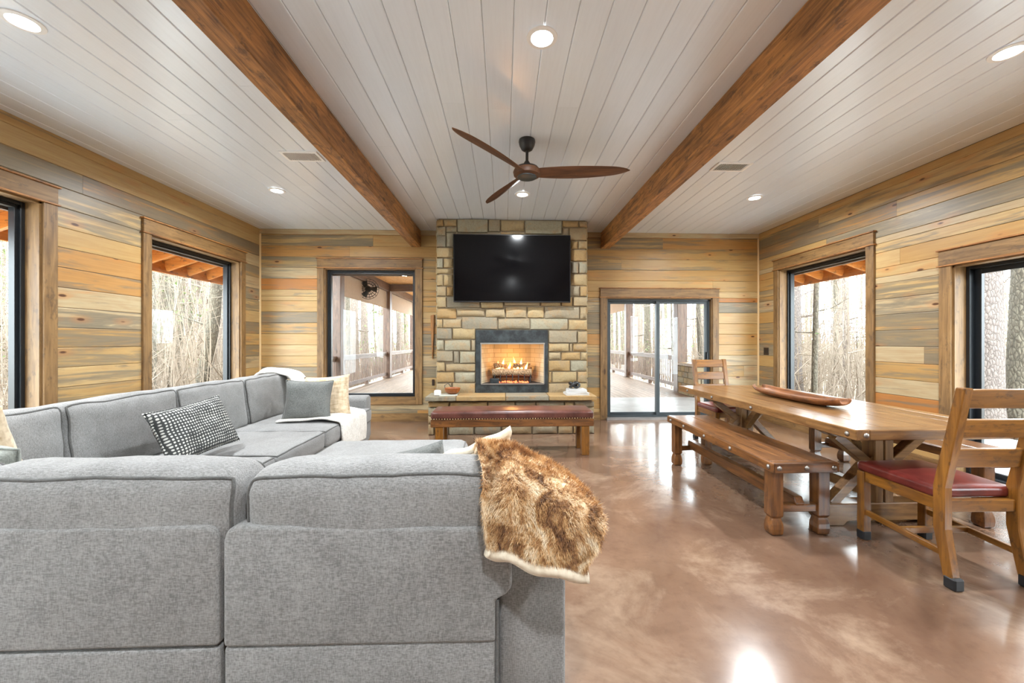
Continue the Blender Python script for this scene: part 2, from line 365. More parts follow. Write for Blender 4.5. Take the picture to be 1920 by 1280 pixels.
PLANK = .178
def plank_mesh(L, w, th, mat, ch=.004):
    # length on local x, height on z, front face towards -y
    poly = [(-w/2, th), (-w/2, ch*.6), (-w/2+ch, 0), (w/2-ch, 0), (w/2, ch*.6), (w/2, th)]
    m = MB(); n = 6
    m.add([(x, y, z) for x in (-L/2, L/2) for z, y in poly], [tuple(range(n)), tuple(range(2*n-1, n-1, -1))]+[(i, n+i, n+(i+1) % n, (i+1) % n) for i in range(n)])
    return m.mesh('plank', mat)
def make_wall(name, loc, rz, x0, x1, openings, skip=(), label=''):
    """local frame: x along the wall (to the right seen from inside), y outward, z up; openings (x0,x1,z0,z1)"""
    m = MB(); t0, t1 = .016, .22
    xs = x0
    for (a, b, c, d) in sorted(openings):
        m.box(xs, a, t0, t1, 0, H+.15)
        if c > 0: m.box(a, b, t0, t1, 0, c)
        m.box(a, b, t0, t1, d, H+.15); xs = b
    m.box(xs, x1, t0, t1, 0, H+.15)
    w = m.build(name, M['gap'], loc=loc, rot=(0, 0, rz)); tag(w, label, 'wall', kind='structure')
    nrow = math.ceil((H-.001)/PLANK)
    for i in range(nrow):
        z0 = i*PLANK; z1 = min(H, z0+PLANK)
        if z1-z0 < .02: continue
        bands = {z0, z1} | {z for o in openings for z in o[2:] if z0+.015 < z < z1-.015}
        bands = sorted(bands)
        cuts = [x0+random.uniform(.5, 4)]
        while cuts[-1] < x1: cuts.append(cuts[-1]+random.uniform(3.2, 6))
        for za, zb in zip(bands, bands[1:]):
            segs = [(x0, x1)]
            for (a, b, c, d) in list(openings)+list(skip):
                if c < (za+zb)/2 < d:
                    segs = [s for (p, q) in segs for s in ((p, min(q, a)), (max(p, b), q)) if s[1]-s[0] > .004]
            for p, q in segs:
                pts = [p]+[c for c in cuts if p+.25 < c < q-.25]+[q]
                for a, b in zip(pts, pts[1:]):
                    me = plank_mesh(b-a-.002, zb-za-.003, .018, M['pine'])
                    o = bpy.data.objects.new('plank', me); COL.objects.link(o); o.parent = w; o.location = ((a+b)/2, 0, (za+zb)/2)
    return w
# openings (inside the casings)
LW0 = (-.5, 1.0, .375, 2.485); RW0 = (-.8, .7, .375, 2.42); LW1 = (2.03, 3.53, .375, 2.485); LW2 = (4.565, 6.06, .375, 2.485)  # first two are unseen openings, added for daylight near the camera
BW = (-2.905, -1.435, .375, 2.485); BD = (1.70, 3.50, 0., 2.03)
RW1 = (-6.045, -4.54, .375, 2.42); RD2 = (-3.64, -1.84, 0., 2.03)
wl = make_wall('wall_left', (XL, 0, 0), R(90), Y0, YB, [LW0, LW1, LW2], label='wall of blue-stained pine planks behind the long side of the sofa')
wb = make_wall('wall_back', (0, YB, 0), 0, XL, XR, [BW, BD], skip=[(-.95, 1.2, 0, H)], label='wall of blue-stained pine planks around the stone fireplace')
wr = make_wall('wall_right', (XR, 0, 0), R(-90), -YB, -Y0, [RW1, RD2, RW0], label='wall of blue-stained pine planks behind the dining table')
wf = MB().box(XL, XR, Y0-.2, Y0, 0, H).build('wall_front', M['white']); tag(wf, 'white wall opposite the fireplace', 'wall', kind='structure')  # unseen wall, its white assumed to bounce neutral light into the room

ceil = MB().box(XL-.2, XR+.2, Y0-.2, YB+.22, H+.02, H+.2).build('ceiling', M['ceil_gap']); tag(ceil, 'white painted tongue and groove plank ceiling', 'ceiling', kind='structure')
CW = .1765; x = .055-23*CW
while x < XR:
    a, b = max(x, XL), min(x+CW, XR)
    if b-a > .01:
        cuts = [Y0, random.uniform(-2, 1.5), random.uniform(2.6, 6.0), YB]
        for p, q in zip(cuts, cuts[1:]):
            w = b-a-.002; ch = .006
            poly = [(-w/2, .022), (-w/2, ch*.8), (-w/2+ch, 0), (w/2-ch, 0), (w/2, ch*.8), (w/2, .022)]
            L = q-p-.0015
            m = MB().prism(poly, 'y', -L/2, L/2)
            m.build('ceiling_plank', M['ceil'], ceil, loc=((a+b)/2, (p+q)/2, H))
    x += CW
# trims
def trim(name, m, mat, label, cat='trim'): tag(m.build(name, mat, bevel=.003), label, cat, kind='structure')
trim('trim_1', MB().box(XL, XR, YB-.03, YB, H-.075, H), M['trim_x'] if 0 else M['pine'], 'pale pine strip where the fireplace wall meets the ceiling')
def side_trim(name, x0, x1, label):
    o = MB().box(-(YB-Y0)/2, (YB-Y0)/2, -.01, .015, H-.085, H).build(name, M['pine'], loc=(x0, (YB+Y0)/2, 0), rot=(0, 0, R(90 if x0 < 0 else -90)), bevel=.003)
    tag(o, label, 'trim', kind='structure')
side_trim('trim_2', XL, 0, 'grey-streaked pine strip along the ceiling above the sofa'); side_trim('trim_3', XR, 0, 'grey-streaked pine strip along the ceiling above the dining table')
trim('trim_4', MB().box(XL, XL+.022, YB-.022, YB, 0, H-.07), M['corner'], 'pale vertical corner strip behind the sofa')
trim('trim_5', MB().box(XR-.022, XR, YB-.022, YB, 0, H-.07), M['corner'], 'pale vertical corner strip behind the far dining chair')
bb = MB().box(XL, -1.05, YB-.02, YB, 0, .13).box(1.29, BD[0]-.1, YB-.02, YB, 0, .13).box(BD[1]+.1, XR, YB-.02, YB, 0, .13).build('baseboard_back', M['trim_x'])
tag(bb, 'stained pine baseboard along the fireplace wall', 'baseboard', kind='structure')
for nm, xx, sp, s in (('baseboard_left', XL, [(Y0, YB)], 1), ('baseboard_right', XR, [(Y0, -RD2[1]-.1), (-RD2[0]+.1, YB)], -1)):
    m = MB()
    for a, b in sp: m.box(min(xx, xx+.02*s), max(xx, xx+.02*s), a, b, 0, .13)
    tag(m.build(nm, M['trim_y']), 'stained pine baseboard below the %s windows' % ('sofa side' if s > 0 else 'dining side'), 'baseboard', kind='structure')

def make_opening(name, wall, op, door, label, cat, jd=.14, frame='frame_black', cw=.105, hh=.15):
    x0, x1, z0, z1 = op; rz = wall.rotation_euler[2]
    e = empty(name, wall.location, rz, label, cat, kind='structure')
    T = -.024
    for a, b in ((x0-cw, x0), (x1, x1+cw)):
        MB().box(a, b, T, .004, 0 if door else z0-.1, z1).build('casing_board', M['trim_z'], e, bevel=.003)
    MB().box(x0-cw, x1+cw, T-.004, .004, z1+.012, z1+hh).build('header_board', M['trim_x'], e, bevel=.003)
    MB().box(x0-cw-.015, x1+cw+.015, T-.018, .004, z1+hh, z1+hh+.016).build('header_cap', M['beam_x'], e, bevel=.003)
    MB().box(x0-cw-.015, x1+cw+.015, T-.012, .004, z1-.002, z1+.012).build('header_fillet', M['beam_x'], e, bevel=.002)
    if not door: MB().box(x0, x1, T, .004, z0-.1, z0).build('sill_board', M['trim_x'], e, bevel=.003)
    j = .018
    for a, b in ((x0-.002, x0+j), (x1-j, x1+.002)): MB().box(a, b, -.002, jd+.08, z0, z1).build('jamb', M['trim_z'], e)
    MB().box(x0, x1, -.002, jd+.08, z1-j, z1+.002).build('head_jamb', M['trim_x'], e)
    if not door: MB().box(x0, x1, -.002, jd+.08, z0-.002, z0+j).build('sill', M['trim_x'], e)
    else: MB().box(x0, x1, -.05, jd+.1, -.002, .03).build('threshold', M['slab'], e)
    x0 += j; x1 -= j; z1 -= j; z0 += (j if not door else .03); fm = M[frame]
    def ring(nm, a, b, c, d, w, ya, yb):
        m = MB().box(a, a+w, ya, yb, c, d).box(b-w, b, ya, yb, c, d).box(a+w, b-w, ya, yb, d-w, d).box(a+w, b-w, ya, yb, c, c+w)
        return m.build(nm, fm, e, bevel=.002)
    ring('window_frame', x0, x1, z0, z1, .03, jd-.03, jd+.07)
    if door:
        xm = (x0+x1)/2
        for k, (a, b, y) in enumerate(((x0+.02, xm+.03, jd+.025), (xm-.03, x1-.02, jd-.015))):
            s = ring('door_sash', a, b, z0+.015, z1-.015, .06, y, y+.032)
            MB().box(a+.055, b-.055, y+.013, y+.019, z0+.07, z1-.07).build('pane', M['glass'], s)
        MB().box(x1-.055, x1-.04, jd-.055, jd-.012, .92, 1.12).build('pull_handle', M['frame_black'], e, bevel=.003)
    else:
        s = ring('window_sash', x0+.026, x1-.026, z0+.026, z1-.026, .028, jd-.008, jd+.045)
        MB().box(x0+.05, x1-.05, jd+.016, jd+.022, z0+.05, z1-.05).build('pane', M['glass'], s)
        MB().box(x0-.05, x1+.05, jd+.085, jd+.12, z1-.07, z1+.1).build('outer_head_board', M['post_x'], e)
    return e
make_opening('window_1', wl, LW1, False, 'tall black-framed window whose casing runs down behind the sofa corner', 'window')
make_opening('window_2', wl, LW2, False, 'black-framed picture window behind the middle of the sofa showing woods and rafters', 'window')
make_opening('window_3', wb, BW, False, 'picture window beside the stone chimney looking onto the porch railing', 'window', jd=.1)
make_opening('door_1', wb, BD, True, 'dark grey two-panel sliding glass door beside the stone chimney', 'door', jd=.08, frame='frame')
make_opening('window_4', wr, RW1, False, 'black-framed picture window beyond the dining table', 'window')
make_opening('added_window_left', wl, LW0, False, 'black-framed window added out of view on the sofa side wall for daylight', 'window')  # out of view, added to bring daylight onto the near end
make_opening('added_window_right', wr, RW0, False, 'black-framed window added out of view on the dining side wall for daylight', 'window')  # its unseen counterpart, also added to brighten the near end
make_opening('door_2', wr, RD2, True, 'black sliding glass door behind the front dining chair', 'door')

# ceiling beams
for nm, a, b, lab in (('ceiling_beam', -1.505, -1.355, 'rough orange-brown timber beam across the ceiling above the sofa'),
                      ('ceiling_beam', 1.605, 1.755, 'rough orange-brown timber beam across the ceiling on the dining table side')):
    L = YB-Y0
    o = MB().box(-.075, .075, -L/2, L/2, 0, H-2.84).build(nm, M['beam_y'], loc=((a+b)/2, (YB+Y0)/2, 2.84), bevel=.006); tag(o, lab, 'beam')

# ------------------------------------------------------------------ stone fireplace
FY = 5.87
f_, cx_, cy_, th_ = 745., 975., 639.5, math.atan(30/745)
def on_y(px, py, Y):
    a = (px-cx_)/f_; b = -(py-cy_)/f_; c, s = math.cos(th_), math.sin(th_); t = Y/(-a*s+c)
    return (a*c+s)*t, 1.3+b*t
fp = empty('stone_fireplace', (.12, FY, 0), 0, 'floor-to-ceiling tan stone chimney with raised stone hearth', 'fireplace')
cX0, cX1 = -.99, 1.24; IX0, IX1, IZ0, IZ1 = -.416, .648, .545, 1.469
YM = FY+.028
core = MB().box(cX0+.03, IX0, YM, YB+.01, 0, H).box(IX1, cX1-.03, YM, YB+.01, 0, H).box(IX0, IX1, YM, YB+.01, IZ1, H).box(IX0, IX1, YM, YB+.01, 0, IZ0)
core.box(-1.03, 1.25, 5.60, YM, 0, .49)
core.build('mortar_core', M['mortar'], fp, world=True)
def stone_piece(x0, x1, z0, z1, yface, depth=.07, ax='y'):
    """rough ashlar block in the x-z plane facing -y: chamfered edge, uneven split face"""
    g = .0028; x0 += g; x1 -= g; z0 += g; z1 -= g; w, h = x1-x0, z1-z0
    if w < .02 or h < .02: return
    cxx, czz = (x0+x1)/2, (z0+z1)/2; c = min(.016, w*.2, h*.2); nx, nz = 4, 3; pr = random.uniform(0, .022)
    jit = lambda s: random.uniform(-s, s)
    back = [(-w/2, depth, -h/2), (w/2, depth, -h/2), (w/2, depth, h/2), (-w/2, depth, h/2)]
    v = []; f = []
    for j in range(nz+1):
        for i in range(nx+1):
            u, t = i/nx, j/nz; edge = i in (0, nx) or j in (0, nz)
            X = (-w/2+c*.5)+(w-c)*u+jit(.004); Z = (-h/2+c*.5)+(h-c)*t+jit(.004)
            v.append((X, (-pr+jit(.006)) if not edge else -pr+.012+jit(.004), Z))
    n = len(v); W = nx+1
    for j in range(nz):
        for i in range(nx): f.append((j*W+i, j*W+i+1, (j+1)*W+i+1, (j+1)*W+i))
    ring = list(range(W))+[j*W+nx for j in range(1, nz+1)]+[nz*W+i for i in range(nx-1, -1, -1)]+[j*W for j in range(nz-1, 0, -1)]
    outer = []
    for k in ring:
        X, Y, Z = v[k]; sx = max(-w/2, min(w/2, X*1.0+(c*.5 if X > w/2-c else (-c*.5 if X < -w/2+c else 0)))); sz = max(-h/2, min(h/2, Z+(c*.5 if Z > h/2-c else (-c*.5 if Z < -h/2+c else 0))))
        outer.append(len(v)); v.append((sx, .022, sz))
    inner = []
    for k in outer: inner.append(len(v)); v.append((v[k][0], depth, v[k][2]))
    m = len(ring)
    for k in range(m):
        k2 = (k+1) % m; f.append((ring[k], ring[k2], outer[k2], outer[k])); f.append((outer[k], outer[k2], inner[k2], inner[k]))
    mb = MB().add(v, f)
    o = bpy.data.objects.new('stone', mb.mesh('stone', M['stone'], smooth=50)); COL.objects.link(o); o.parent = fp
    o.location = Vector((cxx, yface, czz))-fp.location
    return o
A = [(150,56,238,134),(242,56,386,136),(392,56,728,210),(732,62,862,200),(866,66,1128,190),(1131,70,1535,228),(1540,74,1716,146),(1720,78,1818,148),
 (150,138,266,238),(270,138,388,202),(150,242,268,364),(272,206,352,364),(866,194,1128,232),(392,214,862,232),(1540,150,1610,240),(1614,152,1818,292),
 (1630,296,1712,386),(1716,296,1818,386),(150,368,350,480),(1630,390,1818,518),(150,484,234,592),(238,484,350,592),(1630,522,1718,652),(1722,522,1818,650),
 (150,596,350,656),(1630,656,1818,784),(150,660,234,788),(238,660,350,788),(1620,788,1730,902),(1734,788,1818,902),(150,792,268,898),(272,792,350,898),(1654,906,1818,1010),
 (150,902,268,1026),(272,902,644,1028),(648,940,896,1034),(900,940,1294,1006),(1298,940,1524,1010),(1528,906,1650,1010),
 (150,1030,380,1146),(384,1038,694,1120),(698,1038,914,1136),(918,1010,1152,1136),(1156,1014,1340,1138),(1344,1014,1728,1146),(1732,1014,1818,1152),
 (150,1150,228,1246),(232,1150,434,1246),(438,1124,830,1262),(834,1140,1184,1262),(1188,1142,1604,1266),(1608,1156,1818,1268)]
Bl = [(163,70,330,174),(334,70,550,176),(163,178,258,276),(262,180,504,280),(508,180,550,280),(163,280,342,380),(346,284,398,396),(402,284,550,396),(163,384,266,472),(270,400,550,472),
 (163,476,352,574),(356,476,550,574),(163,578,330,676),(334,578,550,676),
 (1222,92,1488,208),(1492,100,1580,208),(1222,212,1414,288),(1418,212,1446,288),(1450,212,1580,290),(1222,292,1336,364),(1340,294,1520,368),(1524,294,1580,368),
 (1222,370,1424,470),(1428,372,1580,470),(1222,474,1252,578),(1256,474,1486,574),(1490,474,1580,574),(1222,582,1434,676),(1438,578,1580,676)]
for (a, b, c, d) in A:
    X0, Z1 = on_y(790+a/5.818, 400+b/5.818, FY); X1, Z0 = on_y(790+c/5.818, 400+d/5.818, FY)
    stone_piece(max(X0, cX0), min(X1, cX1), Z0, min(Z1, H), FY)
for (a, b, c, d) in Bl:
    X0, Z1 = on_y(780+a/4.922, 600+b/4.922, FY); X1, Z0 = on_y(780+c/4.922, 600+d/4.922, FY)
    stone_piece(max(X0, cX0), min(X1, cX1), Z0, Z1, FY)
z = 1.9                                                      # stones behind the television
while z < 2.8:
    x = -.75
    while x < .93:
        w = random.uniform(.25, .45); stone_piece(x, min(x+w, .96), z, z+.16, FY+.01); x += w
    z += .16
HB = [(108,752,306,802),(310,752,660,802),(664,752,915,802),(919,752,1105,802),(1109,752,1368,802),(1372,752,1460,802),(1464,752,1648,802),
 (108,806,420,880),(424,806,760,880),(764,806,1010,880),(1014,806,1380,880),(1384,806,1648,880),
 (108,884,240,958),(244,884,560,962),(564,884,700,962),(704,884,1110,964),(1114,884,1400,962),(1404,884,1648,958),
 (108,962,166,1062),(170,966,298,1062),(302,966,534,1062),(538,966,788,1062),(792,968,1070,1062),(1074,966,1306,1062),(1310,966,1448,1062),(1452,966,1572,1062),(1576,962,1648,1062)]
for (a, b, c, d) in HB:
    X0, Z1 = on_y(780+a/4.922, 600+b/4.922, 5.56); X1, Z0 = on_y(780+c/4.922, 600+d/4.922, 5.56)
    stone_piece(X0, X1, max(0, Z0), min(.5, Z1), 5.56)
for s, xx in ((-1, cX0), (1, cX1)):                           # stones on the chimney's flanks
    z = 0
    while z < H-.03:
        h = min(random.uniform(.12, .2), H-z); y = FY+.05
        while y < YB-.02:
            w = min(random.uniform(.2, .38), YB-y)
            MB().box(-.03, .03, -w/2+.005, w/2-.005, -h/2+.005, h/2-.005).build('stone', M['stone'], fp, loc=Vector((xx-s*.02+random.uniform(0, .008)*s, y+w/2, z+h/2))-fp.location, bevel=.01)
            y += w
        z += h
for a, b in ((-1.075, -.66), (-.655, .02), (.025, .62), (.625, 1.285)):                                # hearth slabs
    m = MB(); n = 9
    pts = [(a+(b-a)*i/n, 5.46+random.uniform(-.012, .012)) for i in range(n+1)]
    m.prism(pts+[(b, FY+.04), (a, FY+.04)], 'z', .485, .545); m.build('hearth_slab', M['stone'], fp, world=True, bevel=.006)

# gas fireplace insert
ins = empty('fireplace_insert', (.116, FY, IZ0), 0, 'black steel gas fireplace insert set in the stone chimney', 'fireplace')
OX0, OX1, OZ0, OZ1 = -.337, .592, .675, 1.273
yf = FY-.012
MB().box(IX0, IX1, yf, FY+.06, OZ1, IZ1).box(IX0, IX1, yf, FY+.06, IZ0, OZ0).box(IX0, OX0, yf, FY+.06, OZ0, OZ1).box(OX1, IX1, yf, FY+.06, OZ0, OZ1).build('surround', M['insert'], ins, world=True, bevel=.003)
MB().box(OX0-.01, OX1+.01, yf-.012, yf, OZ1-.012, OZ1+.008).box(OX0-.006, OX0+.006, yf-.01, yf, OZ0, OZ1).box(OX1-.006, OX1+.006, yf-.01, yf, OZ0, OZ1).box(OX0, OX1, yf-.012, yf, OZ0-.008, OZ0+.008).build('bright_edge', plain('steel_edge', (.6, .6, .58), .3, 1), ins, world=True)
yb = FY+.48
def quad(a, b, c, d, nm): MB().add([a, b, c, d], [(0, 1, 2, 3)]).build(nm, M['firebrick'], ins, world=True)
quad((OX0-.01, FY+.03, OZ0), (OX0+.16, yb, OZ0), (OX0+.16, yb, OZ1+.02), (OX0-.01, FY+.03, OZ1+.02), 'liner_panel')
quad((OX1+.01, FY+.03, OZ0), (OX1-.16, yb, OZ0), (OX1-.16, yb, OZ1+.02), (OX1+.01, FY+.03, OZ1+.02), 'liner_panel')
quad((OX0+.14, yb, OZ0), (OX1-.14, yb, OZ0), (OX1-.14, yb, OZ1+.02), (OX0+.14, yb, OZ1+.02), 'liner_panel')
MB().box(OX0-.01, OX1+.01, FY+.03, yb+.01, OZ0-.03, OZ0).build('firebox_floor', M['insert'], ins, world=True)
MB().box(OX0-.01, OX1+.01, FY+.03, yb+.01, OZ1+.01, OZ1+.03).build('firebox_top', M['insert'], ins, world=True)
g = MB(); gx = (OX0+OX1)/2
for i in range(7): g.tube([(gx-.27+i*.09, FY+.1, OZ0+.005), (gx-.27+i*.09, FY+.1, OZ0+.13), (gx-.27+i*.09, FY+.11, OZ0+.085), (gx-.27+i*.09, FY+.36, OZ0+.085)], .007, 6)
g.tube([(gx-.3, FY+.16, OZ0+.085), (gx+.3, FY+.16, OZ0+.085)], .008, 6); g.tube([(gx-.3, FY+.34, OZ0+.085), (gx+.3, FY+.34, OZ0+.085)], .008, 6)
for i in (-.26, .26):
    for y in (.16, .34): g.cyl((gx+i, FY+y, OZ0), (gx+i, FY+y, OZ0+.09), .008, n=6)
g.build('grate', M['black'], ins, world=True)
MB().box(gx-.34, gx-.2, FY+.07, FY+.2, OZ0, OZ0+.07).build('valve_box', M['insert'], ins, world=True, bevel=.005)
em = MB()
for i in range(70):
    x, y = gx+random.uniform(-.24, .24), FY+random.uniform(.09, .3); s = random.uniform(.008, .02)
    em.add([(x+dx*s, y+dy*s, OZ0+.004+dz*s) for dx, dy, dz in ((-1,-1,0),(1,-1,0),(1,1,0),(-1,1,0),(0,0,1.2))], [(0,1,4),(1,2,4),(2,3,4),(3,0,4)])
tag(em.build('ember_bed', M['ember'], ins, world=True), kind='stuff')
fl = MB()
for (dx, y, h, w) in ((-.2,.2,.16,.045), (-.13,.23,.2,.05), (-.05,.2,.15,.04), (.02,.24,.22,.05), (.07,.2,.13,.04), (.15,.22,.2,.05), (.22,.2,.14,.04), (-.25,.24,.12,.035)):
    base = OZ0+.2; n = 9; P = []; rr = []
    for i in range(n):
        t = i/(n-1); P.append((gx+dx+.018*math.sin(3*t+dx*20), FY+y+.01*math.sin(5*t), base-.03+h*t)); rr.append(max(.001, w*.55*math.sin(math.pi*min(1, t*.82+.16))**1.3*(1-t*.35)))
    MB().tube(P, rr, 8).build('flame', M['flame'], ins, world=True, smooth='all')
def fire_log(a, b, r, lab):
    P = [Vector(a).lerp(Vector(b), i/7)+Vector((random.uniform(-1,1), random.uniform(-1,1), random.uniform(-1,1)))*.006 for i in range(8)]
    m = MB().tube(P, [r*random.uniform(.88, 1.1) for _ in P], 12)
    o = m.build('fire_log', M['log'], smooth=True); tag(o, lab, 'log', 'logs in the fire')
fire_log((gx-.3, FY+.15, OZ0+.155), (gx+.29, FY+.15, OZ0+.155), .062, 'thick front log lying level across the fire grate')
fire_log((gx-.31, FY+.31, OZ0+.16), (gx+.3, FY+.32, OZ0+.165), .066, 'thick rear log lying behind the flames')
fire_log((gx-.27, FY+.19, OZ0+.255), (gx-.02, FY+.28, OZ0+.25), .04, 'thin log slanting over the other logs by the valve box end')
fire_log((gx+.01, FY+.2, OZ0+.26), (gx+.28, FY+.29, OZ0+.24), .04, 'thin log slanting over the other logs away from the valve box')
ld = bpy.data.lights.new('fire_glow', 'POINT'); ld.energy = 3; ld.color = (1, .5, .15); ld.shadow_soft_size = .08
lo = bpy.data.objects.new('fire_glow', ld); COL.objects.link(lo); lo.parent = ins; lo.location = Vector((gx, FY+.22, OZ0+.36))-ins.location

# television
tv = empty('television', (.121, FY-.09, 1.87), 0, 'large black flat-screen television mounted on the stone chimney', 'television')
w2, hh = .853, .986
MB().box(-w2, w2, 0, .045, 0, hh).build('bezel', M['black'], tv, bevel=.004)
MB().box(-w2+.012, w2-.012, -.004, .002, .018, hh-.012).build('screen', M['tv'], tv)
MB().box(-.3, .3, .045, .12, .25, .7).build('wall_mount', M['black'], tv)

# things on the hearth
HT = .545
o = MB(); m = o
m.box(-.125, .125, -.09, .09, 0, .012); b = m.build('magazine', M['mag'], loc=(-.78, 5.62, HT+.001), rot=(0, 0, R(8)), bevel=.002); tag(b, 'pale magazine lying flat under the wooden bowl', 'magazine')
bw = MB().lathe([(.03, 0), (.075, .012), (.105, .05), (.112, .085), (.104, .085), (.09, .05), (.06, .022), (.002, .016)], n=28)
b = bw.build('bowl', M['bowl'], loc=(-.73, 5.66, HT+.014), smooth=True); tag(b, 'small brown wooden bowl on the stone hearth', 'bowl')
MB().tube([(-.1, 0, .06), (-.11, 0, .12), (-.06, 0, .15), (-.02, 0, .1)], .006, 6).build('wire_handle', M['black'], b)
c = MB().lathe([(.035, 0), (.048, .01), (.05, .06), (.044, .075), (.02, .08)], n=20); b = c.build('candle', M['paper'], loc=(-.925, 5.58, HT), smooth=True); tag(b, 'white candle at the end of the hearth', 'candle')
for i, (w, d, t, r, lab) in enumerate(((.165, .115, .03, 4, 'widest white book at the bottom of the hearth stack'), (.15, .105, .026, -7, 'white book in the middle of the hearth stack'), (.125, .095, .022, 5, 'smallest white book at the top of the hearth stack'))):
    z = HT+.001+[0, .031, .058][i]
    e = empty('book', (1.03, 5.64, z), R(r), lab, 'book', 'white books stacked on the hearth')
    MB().box(-w, w, -d, d, 0, .004).box(-w, w, -d, d, t-.004, t).box(-w, -w+.005, -d, d, 0, t).build('cover', M['cover'], e)
    MB().box(-w+.006, w-.006, -d+.006, d-.006, .004, t-.004).build('pages', M['paper'], e)
P = []
for i in range(60):
    a = i/60*math.tau; rr = .045+.018*math.cos(3*a)
    P.append((rr*math.cos(2*a)*1.2, rr*math.sin(2*a), .055+.03*math.sin(3*a)))
k = MB().tube(P, .018, 8, closed=True).build('knot_ornament', M['black'], loc=(1.0, 5.64, HT+.081), smooth='all'); tag(k, 'black knot-shaped ornament on top of the white books', 'ornament')

# ------------------------------------------------------------------ ceiling fixtures
def downlight(x, y, first=[None]):
    if first[0]: o = copy_tree(first[0]); o.location = (x, y, H); return o
    e = empty('downlight', (x, y, H), 0, 'round recessed downlight glowing in the white plank ceiling', 'light', 'recessed ceiling lights')
    MB().lathe([(.062, -.003), (.092, -.003), (.09, -.009), (.066, -.012), (.062, -.004)], n=32).build('trim_ring', M['white'], e, smooth=True)
    MB().lathe([(.001, -.006), (.065, -.006), (.065, -.002), (.001, -.002)], n=32).build('lens', M['lamp'], e)
    l = bpy.data.lights.new('downlight_beam', 'AREA'); l.shape = 'DISK'; l.size = .13; l.energy = DOWNLIGHT_W; l.color = (.93, .97, 1); l.spread = R(165)
    lo = bpy.data.objects.new('downlight_beam', l); COL.objects.link(lo); lo.parent = e; lo.location = (0, 0, -.016)
    first[0] = e
    return e
for y in (2.35, 4.86, -.16):
    for k, x in enumerate((-2.71, .225, 3.14)):
        where = {2.35: ('above the sofa corner', 'between the beams before the fan', 'above the front dining chair'),
                 4.86: ('above the far arm of the sofa', 'between the ceiling fan and the chimney', 'above the far dining chair'),
                 -.16: ('behind the sofa near the front wall', 'between the beams near the front wall', 'near the front wall on the dining side')}[y][k]
        downlight(x, y)['label'] = 'round recessed downlight in the white ceiling '+where
for (x, y, lab) in ((-1.96, 3.95, 'white slatted air vent in the ceiling above the sofa'), (2.34, 4.01, 'white slatted air vent in the ceiling above the dining table')):
    e = empty('air_vent', (x, y, H), 0, lab, 'vent')
    MB().box(-.18, .18, -.1, -.075, -.012, .004).box(-.18, .18, .075, .1, -.012, .004).box(-.18, -.15, -.075, .075, -.012, .004).box(.15, .18, -.075, .075, -.012, .004).build('vent_frame', M['white'], e, bevel=.003)
    MB().box(-.15, .15, -.075, .075, -.002, .003).build('backing', M['vent_dark'], e)
    for i in range(15): MB().beam((-.14+i*.02, -.075, -.006), (-.14+i*.02, .075, -.006), .003, .014, (.5, 0, .86)).build('slat', M['white'], e)

fan = empty('ceiling_fan', (.206, 3.56, H), 0, 'black ceiling fan with three carved walnut propeller blades', 'fan')
MB().lathe([(.072, 0), (.075, -.02), (.068, -.05), (.05, -.085), (.03, -.098), (.012, -.1)], n=28).build('canopy', M['black'], fan, smooth=True)
MB().cyl((0, 0, -.09), (0, 0, -.22), .013).build('downrod', M['black'], fan, smooth=True)
MB().lathe([(.018, -.19), (.03, -.21), (.036, -.235), (.1, -.25), (.105, -.262), (.08, -.275)], n=28).build('motor_cover', M['black'], fan, smooth=True)
MB().lathe([(.06, -.262), (.115, -.268), (.125, -.29), (.118, -.318), (.09, -.33)], n=32).build('hub', M['fan_x'], fan, smooth=True)
MB().lathe([(.088, -.325), (.085, -.338), (.06, -.343), (.001, -.345)], n=32).build('bottom_cap', M['frame'], fan, smooth=True)
def blade():
    n = 26; v = []; K = 10
    for i in range(n+1):
        t = i/n; x = .07+.845*t
        w = .05+.03*math.sin(math.pi*min(1, t*1.05))**.8 if t < .55 else (.05+.03*math.sin(math.pi*min(1, t*1.05))**.8)
        w *= 1 if t < .8 else math.sqrt(max(.002, 1-((t-.8)/.2)**2))
        w = w*.95; tw = R(-26+14*t); sweep = .012*math.sin(t*math.pi)
        for k in range(K):
            a = k*math.tau/K; yy = w*math.cos(a); zz = .010*(1-.5*t)*math.sin(a)
            v.append((x, sweep+yy*math.cos(tw)-zz*math.sin(tw), -.295+yy*math.sin(tw)+zz*math.cos(tw)+.01*t))
    f = [(i*K+k, i*K+(k+1) % K, (i+1)*K+(k+1) % K, (i+1)*K+k) for i in range(n) for k in range(K)]+[tuple(range(K)), tuple(range(n*K, n*K+K))]
    return MB().add(v, f).mesh('blade', M['fan_x'], smooth=True)
bm_ = blade()
for a in (-4.5, 115.5, 231): # headings measured round the hub
    o = bpy.data.objects.new('blade', bm_); COL.objects.link(o); o.parent = fan; o.rotation_euler = (0, 0, R(a))

